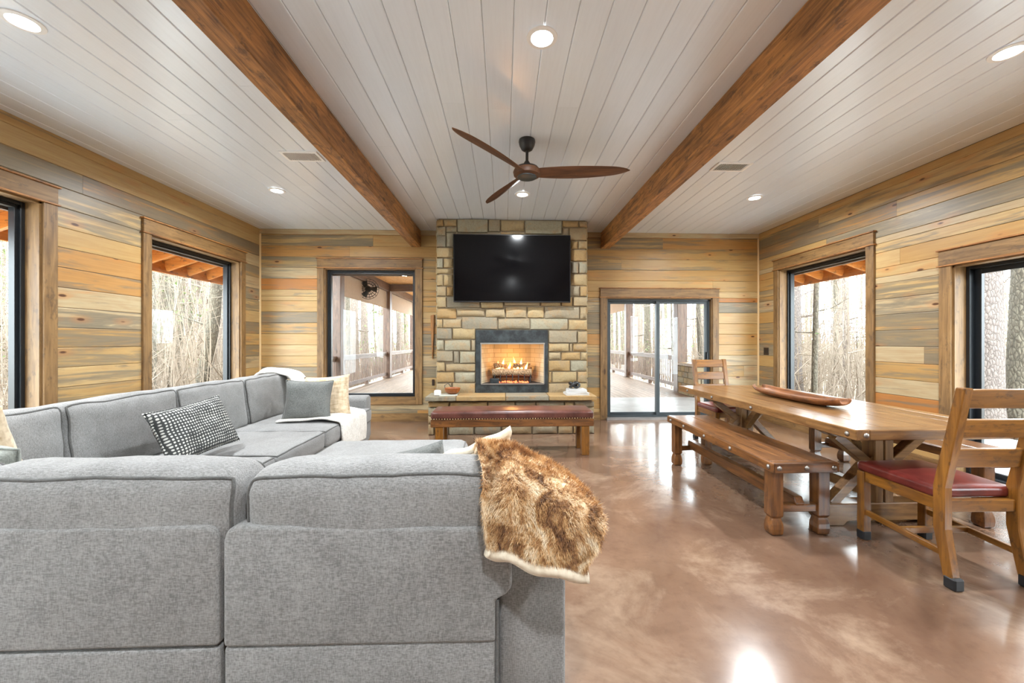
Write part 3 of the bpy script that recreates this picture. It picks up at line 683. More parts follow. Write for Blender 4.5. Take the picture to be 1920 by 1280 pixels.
# ------------------------------------------------------------------ upholstery helpers
def cush_map(u, v, w, a, b, c, r, bulge, seed=0, wr=.004):
    """point of the unit cube surface -> puffed rounded box (half sizes a,b,c)"""
    q = Vector((u*a, v*b, w*c)); i = Vector((max(-a+r, min(a-r, q.x)), max(-b+r, min(b-r, q.y)), max(-c+r, min(c-r, q.z))))
    d = q-i
    if d.length > 1e-6: q = i+d.normalized()*r
    bx, by, bz = bulge
    q = Vector((q.x*(1+bx*(1-v*v)*(1-w*w)), q.y*(1+by*(1-u*u)*(1-w*w)), q.z*(1+bz*(1-u*u)*(1-v*v))))
    if wr: q += noise.noise_vector(q*7+Vector((seed*3.1, seed*1.7, seed)))*wr
    return q
def cushion(name, x0, x1, y0, y1, z0, z1, parent, mat, r=.05, bulge=(0, .12, .06), pipe=None, n=14, lean=None, seed=0, wr=.006):
    """pipe: axis on whose two faces the welt runs; lean: (axis, angle) about the bottom centre"""
    a, b, c = (x1-x0)/2, (y1-y0)/2, (z1-z0)/2; cen = Vector(((x0+x1)/2, (y0+y1)/2, (z0+z1)/2))
    rm = Matrix.Identity(3) if not lean else Matrix.Rotation(lean[1], 3, lean[0])
    def T(p): return rm @ (p+Vector((0, 0, c)))-Vector((0, 0, c))
    S = lambda t: math.sin((t*2-1)*math.pi/2)
    bm = bmesh.new(); bmesh.ops.create_cube(bm, size=2); bmesh.ops.subdivide_edges(bm, edges=bm.edges, cuts=n-1, use_grid_fill=True)
    for vt in bm.verts:
        u, v, w = [math.sin(t*math.pi/2) for t in vt.co]
        vt.co = T(cush_map(u, v, w, a, b, c, r, bulge, seed, wr))
    me = bpy.data.meshes.new(name); bm.to_mesh(me); bm.free(); me.materials.append(mat)
    me.polygons.foreach_set('use_smooth', [True]*len(me.polygons))
    o = bpy.data.objects.new(name, me); COL.objects.link(o)
    if parent: o.parent = parent; o.location = cen-parent.location
    else: o.location = cen
    if pipe:
        k = 'xyz'.index(pipe)
        for s in (-1, 1):
            P = []; N = 22; ts = [S(i/N) for i in range(N)]
            for side in range(4):
                for t in ts:
                    p, q = [(t, -1), (1, t), (-t, 1), (-1, -t)][side]
                    uvw = [0, 0, 0]; uvw[k] = s*.999; uvw[(k+1) % 3] = p; uvw[(k+2) % 3] = q
                    pp = cush_map(*uvw, a, b, c, r, bulge, seed, wr)
                    P.append(T(pp))
            MB().tube(P, .0065, 6, closed=True).build('piping', M['piping'], o, smooth='all')
    return o
def pillow(name, w, h, t, loc, rot, mat, label, cat='pillow', group=None, pinch=.1, flop=0, welt=False):
    m = MB(); N = 20
    def pt(i, j, s):
        u, v = i/N*2-1, j/N*2-1
        k = max(0, (1-u**4)*(1-v**4))**.5
        px = u*(1-pinch*(1-v*v)*abs(u)**1.5*.9); pz = v*(1-pinch*(1-u*u)*abs(v)**1.5*.9)
        nn = noise.noise(Vector((u*2.3+w*9, v*2.3, s*3+h*5)))*.012*k
        return (px*w/2, s*(t/2*k+nn), pz*h/2+flop*u*u)
    for s in (-1, 1): m.grid(lambda a, b: pt(a*N, b*N, s), N, N)
    bm = bmesh.new(); me = bpy.data.meshes.new(name); me.from_pydata(m.v, [], m.f); bm.from_mesh(me)
    bmesh.ops.remove_doubles(bm, verts=bm.verts, dist=.0008); bmesh.ops.recalc_face_normals(bm, faces=bm.faces); bm.to_mesh(me); bm.free()
    me.materials.append(mat); me.polygons.foreach_set('use_smooth', [True]*len(me.polygons))
    o = bpy.data.objects.new(name, me); COL.objects.link(o); o.location = loc; o.rotation_euler = rot
    tag(o, label, cat, group)
    if welt:
        P = []
        for side in range(4):
            for i in range(N):
                P.append(pt(*[(i, 0), (N, i), (N-i, N), (0, N-i)][side], 0))
        MB().tube(P, .005, 6, closed=True).build('welt', mat, o, smooth='all')
    return o

# ------------------------------------------------------------------ sectional sofa
sofa = empty('sectional_sofa', (-2.3, 3.0, 0), 0, 'large grey fabric sectional sofa with loose back cushions and dark piping', 'sofa')
def upholstered(name, m, bevel=.018, mat='sofa'): return m.build(name, M[mat], sofa, world=True, bevel=bevel, seg=3, smooth=True)
BYo = 1.285                                                     # outer back plane of the near wing
def rpoly(x0, x1, z0, z1, r=.045, n=5):
    P = []
    for cx0, cz0, a0 in ((x1-r, z1-r, 0), (x0+r, z1-r, 90)):
        for i in range(n+1): a = R(a0+90*i/n); P.append((cx0+r*math.cos(a), cz0+r*math.sin(a)))
    return P+[(x0, z0), (x1, z0)]
right = [(-.885, .335), (-.026, .325), (-.026, .462), (.005, .478), (.026, .5), (.026, .67), (.0, .692), (-.05, .697), (-.84, .718), (-.875, .705), (-.885, .67)]
upholstered('back_panel', MB().prism(right, 'y', BYo, 1.41), .014)
upholstered('back_panel', MB().prism(rpoly(-1.80, -.897, .34, .722), 'y', BYo, 1.41), .014)
upholstered('back_panel', MB().prism(rpoly(-2.90, -1.812, .34, .722), 'y', BYo, 1.41), .014)
for a, b in ((-.885, -.026), (-1.80, -.897), (-2.90, -1.812)):
    upholstered('lower_back_panel', MB().box(a, b, BYo+.006, 1.40, .07, .333), .012)
MB().tube([(-.0215, BYo+.01, .07), (-.0215, BYo+.01, .46)], .006, 6).build('piping', M['piping'], sofa, world=True)
upholstered('arm', MB().prism([(-.018, .06), (.206, .06), (.206, .53), (.19, .56), (.16, .578), (.02, .578), (-.018, .565)], 'y', BYo+.035, 2.26), .016)
upholstered('seat_base', MB().box(-2.88, -.02, 1.38, 2.2, .06, .3), .02)
upholstered('seat_base', MB().box(-2.80, -1.70, 2.2, 5.12, .06, .3), .02)
upholstered('back_rail', MB().box(-2.92, -2.80, 1.30, 5.30, .06, .70), .03)
upholstered('arm', MB().prism([(5.11, .06), (5.31, .06), (5.31, .555), (5.29, .59), (5.25, .605), (5.17, .605), (5.13, .59), (5.11, .555)], 'x', -2.85, -1.75), .018)
for x0, x1, s in ((-.845, -.005, 1), (-1.745, -.852, 2), (-2.52, -1.752, 3)):
    cushion('back_cushion', x0, x1, 1.30, 1.52, .52, .882 if s == 1 else .884, sofa, M['sofa'], r=.075, bulge=(.015, .1, .09), pipe='y', seed=s, wr=.01)
for x0, x1, s in ((-.86, -.03, 4), (-1.69, -.865, 5), (-2.78, -1.695, 6)):
    cushion('seat_cushion', x0, x1, 1.48, 2.28 if s != 6 else 2.28, .29, .465, sofa, M['sofa'], r=.045, bulge=(0, .0, .12), pipe='z', seed=s)
for y0, y1, s in ((1.62, 2.455, 7), (2.465, 3.275, 8), (3.285, 4.10, 9), (4.11, 4.88, 10)):
    cushion('back_cushion', -2.80, -2.54, y0, y1, .44, .92, sofa, M['sofa'], r=.055, bulge=(.14, .015, .05), pipe='x', seed=s, wr=.012, lean=('Y', R(-7)))
for y0, y1, s in ((2.29, 2.99, 11), (3.0, 3.80, 12), (3.81, 5.1, 13)):
    cushion('seat_cushion', -2.70, -1.665, y0, y1, .29, .465, sofa, M['sofa'], r=.045, bulge=(0.01, .0, .14), pipe='z', seed=s)
for (x, y) in ((.1, 1.4), (.1, 2.15), (-2.8, 1.42), (-2.8, 5.2), (-1.85, 5.2), (-1.3, 1.45)):
    MB().lathe([(.02, 0), (.028, .07)], n=10).build('foot', M['black'], sofa, loc=Vector((x, y, 0))-sofa.location)

ott = empty('ottoman', (-.86, 2.98, 0), 0, 'square grey fabric ottoman in front of the sofa', 'ottoman')
MB().box(-.55, .55, -.42, .42, .06, .32).build('ottoman_base', M['sofa'], ott, bevel=.03, seg=3, smooth=True)
cushion('ottoman_top', -1.42, -.30, 2.54, 3.42, .31, .475, ott, M['sofa'], r=.07, bulge=(0, 0, .12), pipe='z', seed=21)
for sx in (-1, 1):
    for sy in (-1, 1): MB().lathe([(.018, 0), (.026, .07)], n=10).build('foot', M['black'], ott, loc=(sx*.48, sy*.35, 0))

pillow('throw_pillow', .58, .38, .15, (-2.16, 2.88, .69), (R(-24), R(-4), R(84)), M['dotted'], 'charcoal lumbar pillow dotted with rows of white specks', welt=True)
pillow('throw_pillow', .46, .42, .15, (-2.05, 4.25, .685), (R(-14), R(2), R(12)), M['pillow_dark'], 'plain charcoal square pillow at the far arm of the sofa', welt=True)
pillow('throw_pillow', .46, .46, .14, (-1.93, 4.44, .70), (R(-12), R(-3), R(16)), M['pillow_beige'], 'furry beige pillow tucked behind the plain charcoal pillow')
pillow('throw_pillow', .46, .44, .15, (-2.42, 1.87, .685), (R(24), R(14), R(12)), M['pillow_gray'], 'grey-green pillow lying in the corner of the sofa', welt=True)
pillow('throw_pillow', .46, .44, .15, (-2.66, 2.03, .755), (R(16), R(-6), R(18)), M['pillow_beige'], 'furry beige pillow in the corner of the sofa')
pillow('throw_pillow', .46, .44, .14, (-.42, 1.70, .645), (R(14), R(-12), R(-8)), M['pillow_dark'], 'grey pillow whose corner peeks over the sofa back beside the ottoman')

# sheets: bicubic patch through a control grid
def cr(p, t):
    n = len(p)-1; s = min(n-1e-6, max(0, t*n)); i = int(s); u = s-i
    g = lambda k: p[max(0, min(n, k))]
    a, b, c, d = g(i-1), g(i), g(i+1), g(i+2)
    return .5*((2*b)+(c-a)*u+(2*a-5*b+4*c-d)*u*u+(3*b-a-3*c+d)*u**3)
def patch(rows):
    rows = [[Vector(p) for p in r] for r in rows]
    return lambda u, v: cr([cr(r, u) for r in rows], v)
def thick(m, name, mat, t, parent=None, **kw):
    o = m.build(name, mat, parent, smooth='all', **kw); md = o.modifiers.new('thickness', 'SOLIDIFY'); md.thickness = t; md.offset = 0; return o

# fur throw over the end of the near wing
rows = [
 [(-.18, 1.86, .53), (-.05, 1.84, .54), (.06, 1.80, .60), (.16, 1.78, .62), (.22, 1.76, .63)],
 [(-.13, 1.62, .80), (-.04, 1.62, .825), (.05, 1.62, .80), (.15, 1.62, .75), (.24, 1.60, .70)],
 [(-.10, 1.50, .905), (-.03, 1.49, .912), (.05, 1.48, .895), (.16, 1.47, .84), (.27, 1.46, .765)],
 [(-.085, 1.36, .91), (-.025, 1.35, .915), (.06, 1.34, .895), (.18, 1.32, .845), (.295, 1.31, .775)],
 [(-.07, 1.255, .865), (-.015, 1.238, .865), (.07, 1.225, .853), (.19, 1.215, .80), (.31, 1.22, .74)],
 [(-.068, 1.245, .79), (-.01, 1.22, .785), (.08, 1.20, .775), (.19, 1.19, .725), (.288, 1.20, .68)],
 [(-.06, 1.255, .70), (.0, 1.235, .695), (.08, 1.20, .683), (.18, 1.19, .655), (.262, 1.20, .63)],
 [(-.048, 1.262, .668), (.01, 1.24, .662), (.09, 1.205, .648), (.18, 1.195, .625), (.258, 1.205, .602)]]
PF = patch(rows)
def furpt(u, v):
    p = PF(u, v); w = .012*math.sin(u*16+v*3)*min(1, v*2)
    return p+Vector((0, -w*.5, w*.6))+noise.noise_vector(p*9)*.008
thr = empty('fur_throw', (.08, 1.3, .6), 0, 'shaggy brown faux-fur throw draped over the sofa end', 'blanket')
thick(MB().grid(furpt, 40, 60), 'pelt', M['fur'], .02, thr, world=True)
lin_ = MB().grid(lambda u, v: furpt(u, .1+v*.9)+(Vector((0, .022, -.012))), 30, 50); thick(lin_, 'fleece_lining', M['fleece'], .012, thr, world=True)
hem = MB()                                                     # rolled cream hem along the bottom edge
hem.tube([furpt(u/30, 1)+Vector((0, -.006, -.022)) for u in range(31)], .021, 10); hem.tube([furpt(u/30*.72, 1)+Vector((0, .03, -.05)) for u in range(31)], .017, 8)
hem.build('hem', M['fleece'], thr, world=True, smooth='all')
MB().grid(lambda u, v: Vector((-.25+.275*u, 1.59+.03*math.sin(v*3.1)+.012*math.sin(u*9), .80+.055*u+v*(.05+.055*u**1.3)+.006*math.sin(u*13))), 20, 8).build('turned_corner', M['fleece'], thr, world=True, smooth='all').modifiers.new('thickness', 'SOLIDIFY').thickness = .03
fv = []; ff = []
rng = random.Random(3)
for i in range(30000):
    u, v = rng.random(), .12+.83*rng.random(); p = furpt(u, v); du = (furpt(min(1, u+.01), v)-furpt(max(0, u-.01), v)); dv = (furpt(u, min(1, v+.01))-furpt(u, max(0, v-.01)))
    nrm = du.cross(dv); nrm = nrm.normalized() if nrm.length > 1e-9 else Vector((0, -1, 0))
    if nrm.y > 0 and v > .4: nrm = -nrm
    if v <= .4 and nrm.z < 0: nrm = -nrm
    d = (nrm*.6+dv.normalized()*.55+Vector((rng.uniform(-1, 1), rng.uniform(-1, 1), rng.uniform(-1, 1)))*.45).normalized()
    L = rng.uniform(.014, .03); sd = d.cross(nrm); sd = sd.normalized()*.0011 if sd.length > 1e-6 else Vector((.0011, 0, 0))
    p = p+nrm*.009; k = len(fv)
    fv += [p-sd, p+sd, p+d*L]; ff.append((k, k+1, k+2))
fo = MB().add(fv, ff).build('fur_pile', M['fur'], thr, world=True, fix=False); tag(fo, kind='stuff')

# white throws on the far end of the sofa
rows = [[(-2.3, y, .485), (-2.1, y, .50), (-1.9, y+.02, .508), (-1.74, y, .505), (-1.655, y, .47), (-1.645, y, .38), (-1.645, y+.01, .27), (-1.65, y, .16)] for y in (4.10, 4.25, 4.45, 4.62, 4.8)]
W = patch(rows)
o = thick(MB().grid(lambda u, v: W(u, v)+Vector((.006*math.sin(v*22)*(u > .6), 0, .006*math.sin(v*14+u*5)+.004*math.sin(u*25)*(u < .6))), 40, 24), 'throw_blanket', M['throw_white'], .02)
tag(o, 'white knit throw laid over the sofa seat and hanging down its front', 'blanket')
rows = [[(-2.95, y, z-.18), (-2.86, y, z-.02), (-2.74, y, z), (-2.62, y, z-.01), (-2.5, y, z-.06), (-2.44, y, z-.2), (-2.42, y, z-.34)] for y, z in ((4.72, .95), (4.84, .97), (4.96, .965), (5.08, .93), (5.16, .82))]
W2 = patch(rows)
o = thick(MB().grid(lambda u, v: W2(u, v)+noise.noise_vector(W2(u, v)*8)*.015, 30, 20), 'throw_blanket', M['throw_white'], .025)
tag(o, 'white blanket bunched over the far back corner of the sofa', 'blanket')

# ------------------------------------------------------------------ hearth bench
hb = empty('leather_bench', (.1, 4.70, 0), 0, 'long wooden bench with nailed brown leather seat before the hearth', 'bench')
MB().box(-.925, .925, -.21, .21, .335, .42).build('apron', M['bench_x'], hb, bevel=.006)
cushion('leather_seat', .1-.925, .1+.925, 4.49, 4.91, .415, .51, hb, M['leather'], r=.03, bulge=(0, 0, .35), seed=31, wr=.003)
for sx in (-1, 1):
    for sy in (-1, 1): MB().box(sx*.83-.045, sx*.83+.045, sy*.155-.045, sy*.155+.045, 0, .336).build('leg', M['chair_z'], hb, bevel=.006)
nail = MB().lathe([(.007, 0), (.006, -.003), (.003, -.0055), (.0005, -.006)], n=8, axis='y').mesh('nail_head', M['brass'], smooth='all')
for i in range(62):
    o = bpy.data.objects.new('nail_head', nail); COL.objects.link(o); o.parent = hb; o.location = (-.915+i*.03, -.212, .428)

# ------------------------------------------------------------------ dining set
bolt = MB().lathe([(.016, 0), (.0165, -.003), (.013, -.008), (.007, -.0115), (.0005, -.013)], n=14, axis='y').mesh('bolt_head', M['steel'], smooth='all')
def bolts(root, pts):
    for p, rz in pts:
        o = bpy.data.objects.new('bolt_head', bolt); COL.objects.link(o); o.parent = root; o.location = p; o.rotation_euler = (0, 0, rz)
TX, TY = 2.70, 3.57; hw, hl, TZ = .555, 1.23, .76
tb = empty('dining_table', (TX, TY, 0), 0, 'long rustic wooden trestle dining table with bolted plank top', 'table')
ew = .09
for i in range(6):
    a = -hw+ew+i*(2*hw-2*ew)/6; b = a+(2*hw-2*ew)/6-.002
    MB().box(a, b, -hl+ew, hl-ew, TZ-.032, TZ-random.uniform(0, .002)).build('top_plank', M['table_y'], tb, bevel=.003)
for s in (-1, 1):
    MB().box(min(s*hw, s*(hw-ew)), max(s*hw, s*(hw-ew)), -hl, hl, TZ-.066, TZ).build('edge_board', M['table_y'], tb, bevel=.005)
    MB().box(-hw+ew, hw-ew, min(s*hl, s*(hl-ew)), max(s*hl, s*(hl-ew)), TZ-.066, TZ-.001).build('end_board', M['table_x'], tb, bevel=.005)
bolts(tb, [((-hw, y, TZ-.035), R(-90)) for y in (-1.17, -.2, .45, 1.0)]+[((hw, y, TZ-.035), R(90)) for y in (-1.17, -.2, .45, 1.0)]+[((x, -hl, TZ-.035), 0) for x in (-.49, .49)]+[((x, hl, TZ-.035), R(180)) for x in (-.49, .49)])
for y in (-.80, .79):
    MB().box(-.07, .0-.004, y-.055, y+.055, .12, TZ-.1).build('post', M['table_z'], tb, bevel=.005)
    MB().box(.004, .07, y-.055, y+.055, .12, TZ-.1).build('post', M['table_z'], tb, bevel=.005)
    MB().prism([(-.47, .11), (-.42, .155), (.42, .155), (.47, .11), (.47, .05), (.43, 0), (.3, 0), (.27, .03), (-.27, .03), (-.3, 0), (-.43, 0), (-.47, .05)], 'y', y-.06, y+.06).build('foot', M['table_x'], tb, bevel=.006)
    MB().prism([(-.45, TZ-.066), (.45, TZ-.066), (.43, TZ-.1), (.36, TZ-.135), (-.36, TZ-.135), (-.43, TZ-.1)], 'y', y-.05, y+.05).build('top_bearer', M['table_x'], tb, bevel=.005)
    for s in (-1, 1):
        MB().beam((s*.05, y, .40), (s*.33, y, TZ-.13), .06, .07, (0, 1, 0)).build('brace', M['table_x'], tb, bevel=.004)
        MB().beam((s*.05, y, .46), (s*.36, y, .14), .06, .075, (0, 1, 0)).build('brace', M['table_x'], tb, bevel=.004)
    sy = 1 if y < 0 else -1
    MB().beam((0, y+sy*.04, .36), (0, y+sy*.36, TZ-.07), .06, .07, (1, 0, 0)).build('brace', M['table_y'], tb, bevel=.004)
MB().box(-.04, .04, -.80, .79, .155, .235).build('stretcher', M['table_y'], tb, bevel=.006)
MB().box(-.05, .05, -1.1, 1.1, TZ-.066, TZ-.033).build('centre_rail', M['table_y'], tb)

def leg_prof(s=1):
    """square leg with a notched waist and rounded foot, half widths by height"""
    return [(0, .030), (.012, .040), (.045, .043), (.075, .041), (.105, .034), (.118, .030), (.128, .040), (.135, .041), (.44, .041)]
def make_bench(loc, label):
    e = empty('dining_bench', loc, 0, label, 'bench')
    w, l, z = .215, .845, .505
    for i, (a, b) in enumerate(((-w+.0, -.003), (.003, w))):
        MB().box(a, b, -l+.05, l-.05, z-.042, z).build('seat_plank', M['bench_y'], e, bevel=.005)
    for s in (-1, 1):
        MB().box(min(s*w, s*(w+.012)), max(s*w, s*(w+.012)), -l, l, z-.068, z-.003).build('side_rail', M['bench_y'], e, bevel=.005)
        MB().box(-w, w, min(s*l, s*(l-.05)), max(s*l, s*(l-.05)), z-.07, z-.001).build('end_board', M['bench_x'], e, bevel=.005)
        bolts(e, [((s*(w+.012), y, z-.036), R(90*s)) for y in (-.80, -.35, .05, .45, .75)])
        bolts(e, [((x, s*l, z-.036), 0 if s < 0 else R(180)) for x in (-.185, 0, .185)])
        MB().box(-.155, .155, s*.755-.028, s*.755+.028, .155, .205).build('end_stretcher', M['bench_x'], e, bevel=.005)
        for sx in (-1, 1):
            v = []; f = []
            P = leg_prof()
            for (zz, r) in P: v += [(-r, -r, zz), (r, -r, zz), (r, r, zz), (-r, r, zz)]
            for i in range(len(P)-1): f += [(i*4+k, i*4+(k+1) % 4, i*4+4+(k+1) % 4, i*4+4+k) for k in range(4)]
            f += [(3, 2, 1, 0), tuple(range(4*len(P)-4, 4*len(P)))]
            MB().add(v, f).build('leg', M['bench_z'], e, loc=(sx*.16, s*.755, 0), bevel=.004)
    MB().prism([(-.79, .215), (-.77, .255), (.77, .255), (.79, .215), (.77, .17), (-.77, .17)], 'x', -.03, .03).build('long_stretcher', M['bench_y'], e, bevel=.005)
    return e
bench = make_bench((1.985, 3.375, 0), 'rustic wooden bench on the sofa side of the dining table')
b2 = copy_tree(bench); b2.location = (3.53, 3.42, 0); b2['label'] = 'rustic wooden bench between the dining table and the window wall'

def make_chair(loc, rz, label):
    """faces local +y; back at -y"""
    e = empty('dining_chair', loc, rz, label, 'chair', 'ladder-back chairs at the table ends')
    w, d = .205, .25
    for s in (-1, 1):
        pts = [(-d-.035, 0, .024), (-d+.02, .3, .03), (-d+.02, .52, .03), (-d-.085, 1.062, .024)]   # y, z, half depth
        v = []; f = []
        for (y, z, h) in pts: v += [(s*w-.024, y-h, z), (s*w+.024, y-h, z), (s*w+.024, y+h, z), (s*w-.024, y+h, z)]
        for i in range(3): f += [(i*4+k, i*4+(k+1) % 4, i*4+4+(k+1) % 4, i*4+4+k) for k in range(4)]
        f += [(3, 2, 1, 0), (12, 13, 14, 15)]
        MB().add(v, f).build('back_post', M['chair_z'], e, bevel=.005)
        MB().box(s*w-.028, s*w+.028, -d-.066, -d-.003, 0, .065).build('rubber_boot', M['rubber'], e, bevel=.008)
        MB().box(s*w-.026, s*w+.026, d-.03, d+.022, 0, .45).build('front_leg', M['chair_z'], e, bevel=.004)
        MB().box(s*w-.029, s*w+.029, d-.033, d+.025, 0, .065).build('rubber_boot', M['rubber'], e, bevel=.008)
        MB().box(s*w-.014, s*w+.014, -d+.02, d, .385, .45).build('side_rail', M['chair_y'], e, bevel=.003)
        MB().beam((s*w, -d, .165), (s*w, d, .185), .022, .035).build('side_stretcher', M['chair_y'], e, bevel=.003)
    MB().box(-w, w, d-.012, d+.012, .385, .45).build('front_rail', M['chair_x'], e, bevel=.003)
    MB().box(-w, w, -d+.005, -d+.035, .385, .45).build('back_rail', M['chair_x'], e, bevel=.003)
    MB().box(-w, w, -.012, .012, .16, .195).build('cross_stretcher', M['chair_x'], e, bevel=.003)
    for z0, z1 in ((.955, 1.055), (.795, .895), (.63, .735)):
        t0 = lambda z: -d+.02-.105*(z-.52)/.542
        zm = (z0+z1)/2; tilt = math.atan(.105/.542)
        MB().box(-w+.018, w-.018, -.012, .012, -(z1-z0)/2, (z1-z0)/2).build('back_slat', M['chair_x'], e, loc=(0, t0(zm), zm), rot=(tilt, 0, 0), bevel=.004)
    s_ = cushion('leather_seat', -w-.02, w+.02, -d+.035, d+.035, .446, .51, None, M['leather_red'], r=.022, bulge=(0, 0, .45), seed=41, wr=.002)
    s_.parent = e
    return e
ch = make_chair((2.57, 2.275, 0), R(-1), 'ladder-back wooden chair with oxblood leather seat, its back to the room')
c2 = copy_tree(ch); c2.location = (2.76, 4.92, 0); c2.rotation_euler = (0, 0, R(180)); c2['label'] = 'ladder-back wooden chair at the table end nearest the fireplace wall'

# dough-bowl tray on the table
def tray():
    m = MB(); N, K = 30, 14; v = []; f = []
    for i in range(N+1):
        t = i/N*2-1; k = math.sqrt(max(.0, 1-abs(t)**5)); w = .035+.075*k; zb = .028*abs(t)**4
        for j in range(K+1):
            a = math.pi*j/K; x = -w*math.cos(a); z = zb+.05-(.05-zb*.4)*math.sin(a)**.7
            v.append((x, t*.54, z))
    for i in range(N): f += [(i*(K+1)+j, i*(K+1)+j+1, (i+1)*(K+1)+j+1, (i+1)*(K+1)+j) for j in range(K)]
    o = m.add(v, f).build('dough_bowl_tray', M['tray'], smooth='all', loc=(2.70, 3.58, TZ+.012), rot=(0, 0, R(-1)))
    md = o.modifiers.new('wall', 'SOLIDIFY'); md.thickness = .016; md.offset = 1
    return o
tag(tray(), 'long narrow carved wooden tray on the dining table', 'tray')

# small wall things
op = empty('wall_outlet', (XR, 6.35, 1.14), R(-90), 'dark bronze wall outlet beside the corner by the window', 'outlet')
MB().box(-.06, .06, -.008, .004, -.06, .06).build('cover_plate', M['dark_plate'], op, bevel=.003)
for s in (-1, 1): MB().box(s*.025-.016, s*.025+.016, -.011, -.006, -.03, .03).build('socket', M['black'], op)
o = MB().prism([(-.032, .36), (.03, .38), (.012, -.2), (.004, -.34), (-.006, -.34)], 'y', -.03, .0).build('wall_paddle', M['beam_z'], loc=(-1.165, YB-.001, 1.36), bevel=.004)
tag(o, 'narrow dark tapering wooden blade hung on the wall beside the chimney', 'wall decor')
o = MB().box(-.02, .02, -.012, .003, -.05, .05).build('wall_switch', M['dark_plate'], loc=(-1.155, YB, .63), bevel=.003); tag(o, 'small dark wall plate low beside the chimney', 'outlet')

# ------------------------------------------------------------------ outside: porch
PXL, PXR, PY0, PY1 = -4.35, 4.75, YB+.22, 18.8
o = MB().box(PXL, PXR, PY0, 9.2, -.12, -.01).build('porch_slab', M['slab']); tag(o, 'smooth grey concrete strip of the porch outside the sliding door', 'slab', kind='structure')
for nm, a, b, lab in (('side_slab', XL-2.6, XL-.22, 'pale concrete walk outside the sofa side windows'), ('side_slab', XR+.22, XR+2.6, 'pale concrete walk outside the dining side door')):
    o = MB().box(a, b, -3, 6.7, -.14, -.03).build(nm, M['slab_pale']); tag(o, lab, 'slab', kind='structure')
deck = empty('porch_deck', (.2, 14, -.06), 0, 'brown board deck of the long covered porch', 'deck', kind='structure')
n = int((PXR-PXL)/.145); me = MB().box(-.069, .069, -4.8, 4.8, -.03, .03).mesh('deck_board', M['deck_y'])
for i in range(n):
    o = bpy.data.objects.new('deck_board', me); COL.objects.link(o); o.parent = deck; o.location = (PXL+.07+i*.145-.2, 0, .02)
MB().box(PXL-.2, PXR-.2, -4.78, 4.78, -.3, -.05).build('deck_joists', M['post_y'], deck)
pc = empty('porch_ceiling', (.2, 12.8, 3.36), 0, 'yellow pine board ceiling over the porch', 'porch roof', kind='structure')
me = MB().box(-.088, .088, -6.05, 6.05, 0, .02).mesh('ceiling_board', M['porchceil_y'])
for i in range(int((PXR-PXL+.8)/.18)):
    o = bpy.data.objects.new('ceiling_board', me); COL.objects.link(o); o.parent = pc; o.location = (PXL-.4+.09+i*.18-.2, 0, 0)
MB().box(PXL-.75, PXR+.35, -6.05, 6.3, .03, .2).build('roof_deck', M['post_y'], pc)
PL, PR = -4.2, 4.6
posts = (10.2, 14.5, 18.6)
for side, X in (('sofa', PL), ('dining', PR)):
    for k, y in enumerate(posts):
        wh = ('near', 'middle', 'far')[k]
        e = MB().box(-.13, .13, -.13, .13, 0, 3.12).build('porch_post', M['post_z'], loc=(X, y, 0), bevel=.01)
        tag(e, '%s square porch post seen through the %s' % (['nearest heavy', 'second', 'farthest'][k], 'window beside the chimney' if X < 0 else 'sliding glass door'), 'post', 'porch posts')
    o = MB().box(-.1, .1, PY0-14, 18.75-14, 3.08, 3.36).build('porch_beam', M['post_y'], loc=(X, 14, 0)); tag(o, 'long timber beam on the porch posts along the %s side' % side, 'beam')
for y in (14.5, 18.6):
    o = MB().box(PL+.1, PR-.1, -.1, .1, 3.1, 3.34).build('porch_beam', M['post_x'], loc=(0, y, 0)); tag(o, 'timber beam crossing the porch at the %s posts' % ('second' if y < 15 else 'farthest'), 'beam')
bal = MB().box(-.011, .011, -.011, .011, .12, .9).mesh('baluster', M['post_z'])
def railing(a, b, lab):
    a, b = Vector(a), Vector(b); L = (b-a).length; e = empty('porch_railing', a, math.atan2(b.y-a.y, b.x-a.x), lab, 'railing')
    MB().box(0, L, -.045, .045, .88, .93).box(0, L, -.02, .02, .80, .88).build('top_rail', M['post_x'], e)
    MB().box(0, L, -.03, .03, .10, .20).build('bottom_rail', M['post_x'], e)
    MB().box(L/2-.05, L/2+.05, -.05, .05, 0, .11).build('rail_block', M['post_z'], e)
    n = int(L/.14)
    for i in range(n):
        o = bpy.data.objects.new('baluster', bal); COL.objects.link(o); o.parent = e; o.location = ((i+.5)*L/n, 0, 0)
railing((PL, 10.33, 0), (PL, 14.37, 0), 'brown porch railing between the nearest and second posts, window side')
railing((PL, 14.63, 0), (PL, 18.47, 0), 'brown porch railing between the second and farthest posts, window side')
railing((PR, 10.33, 0), (PR, 14.37, 0), 'brown porch railing between the nearest and second posts, door side')
railing((PR, 14.63, 0), (PR, 18.47, 0), 'brown porch railing between the second and farthest posts, door side')
railing((PL, 6.9, 0), (PL, 10.07, 0), 'brown porch railing running from the house to the nearest post')
for X, ya, yb_, lab in ((PL, 10.35, 14.35, 'beige roll-down shade hanging from the porch beam by the wall fan'), (PL, 14.65, 18.45, 'beige roll-down shade hanging beyond the second porch post'), (PR, 14.65, 18.45, 'beige roll-down shade hanging at the far end, door side')):
    e = empty('roll_shade', (X, (ya+yb_)/2, 3.08), 0, lab, 'shade'); L = (yb_-ya)/2
    MB().box(-.006, .006, -L, L, -.58, 0).build('shade_cloth', M['shade'], e); MB().cyl((0, -L, -.58), (0, L, -.58), .018, n=8).build('bottom_bar', M['shade'], e)
pf = empty('porch_wall_fan', (PL+.16, 12.0, 2.86), R(20), 'round caged fan mounted under the porch beam', 'fan')
c_ = MB()
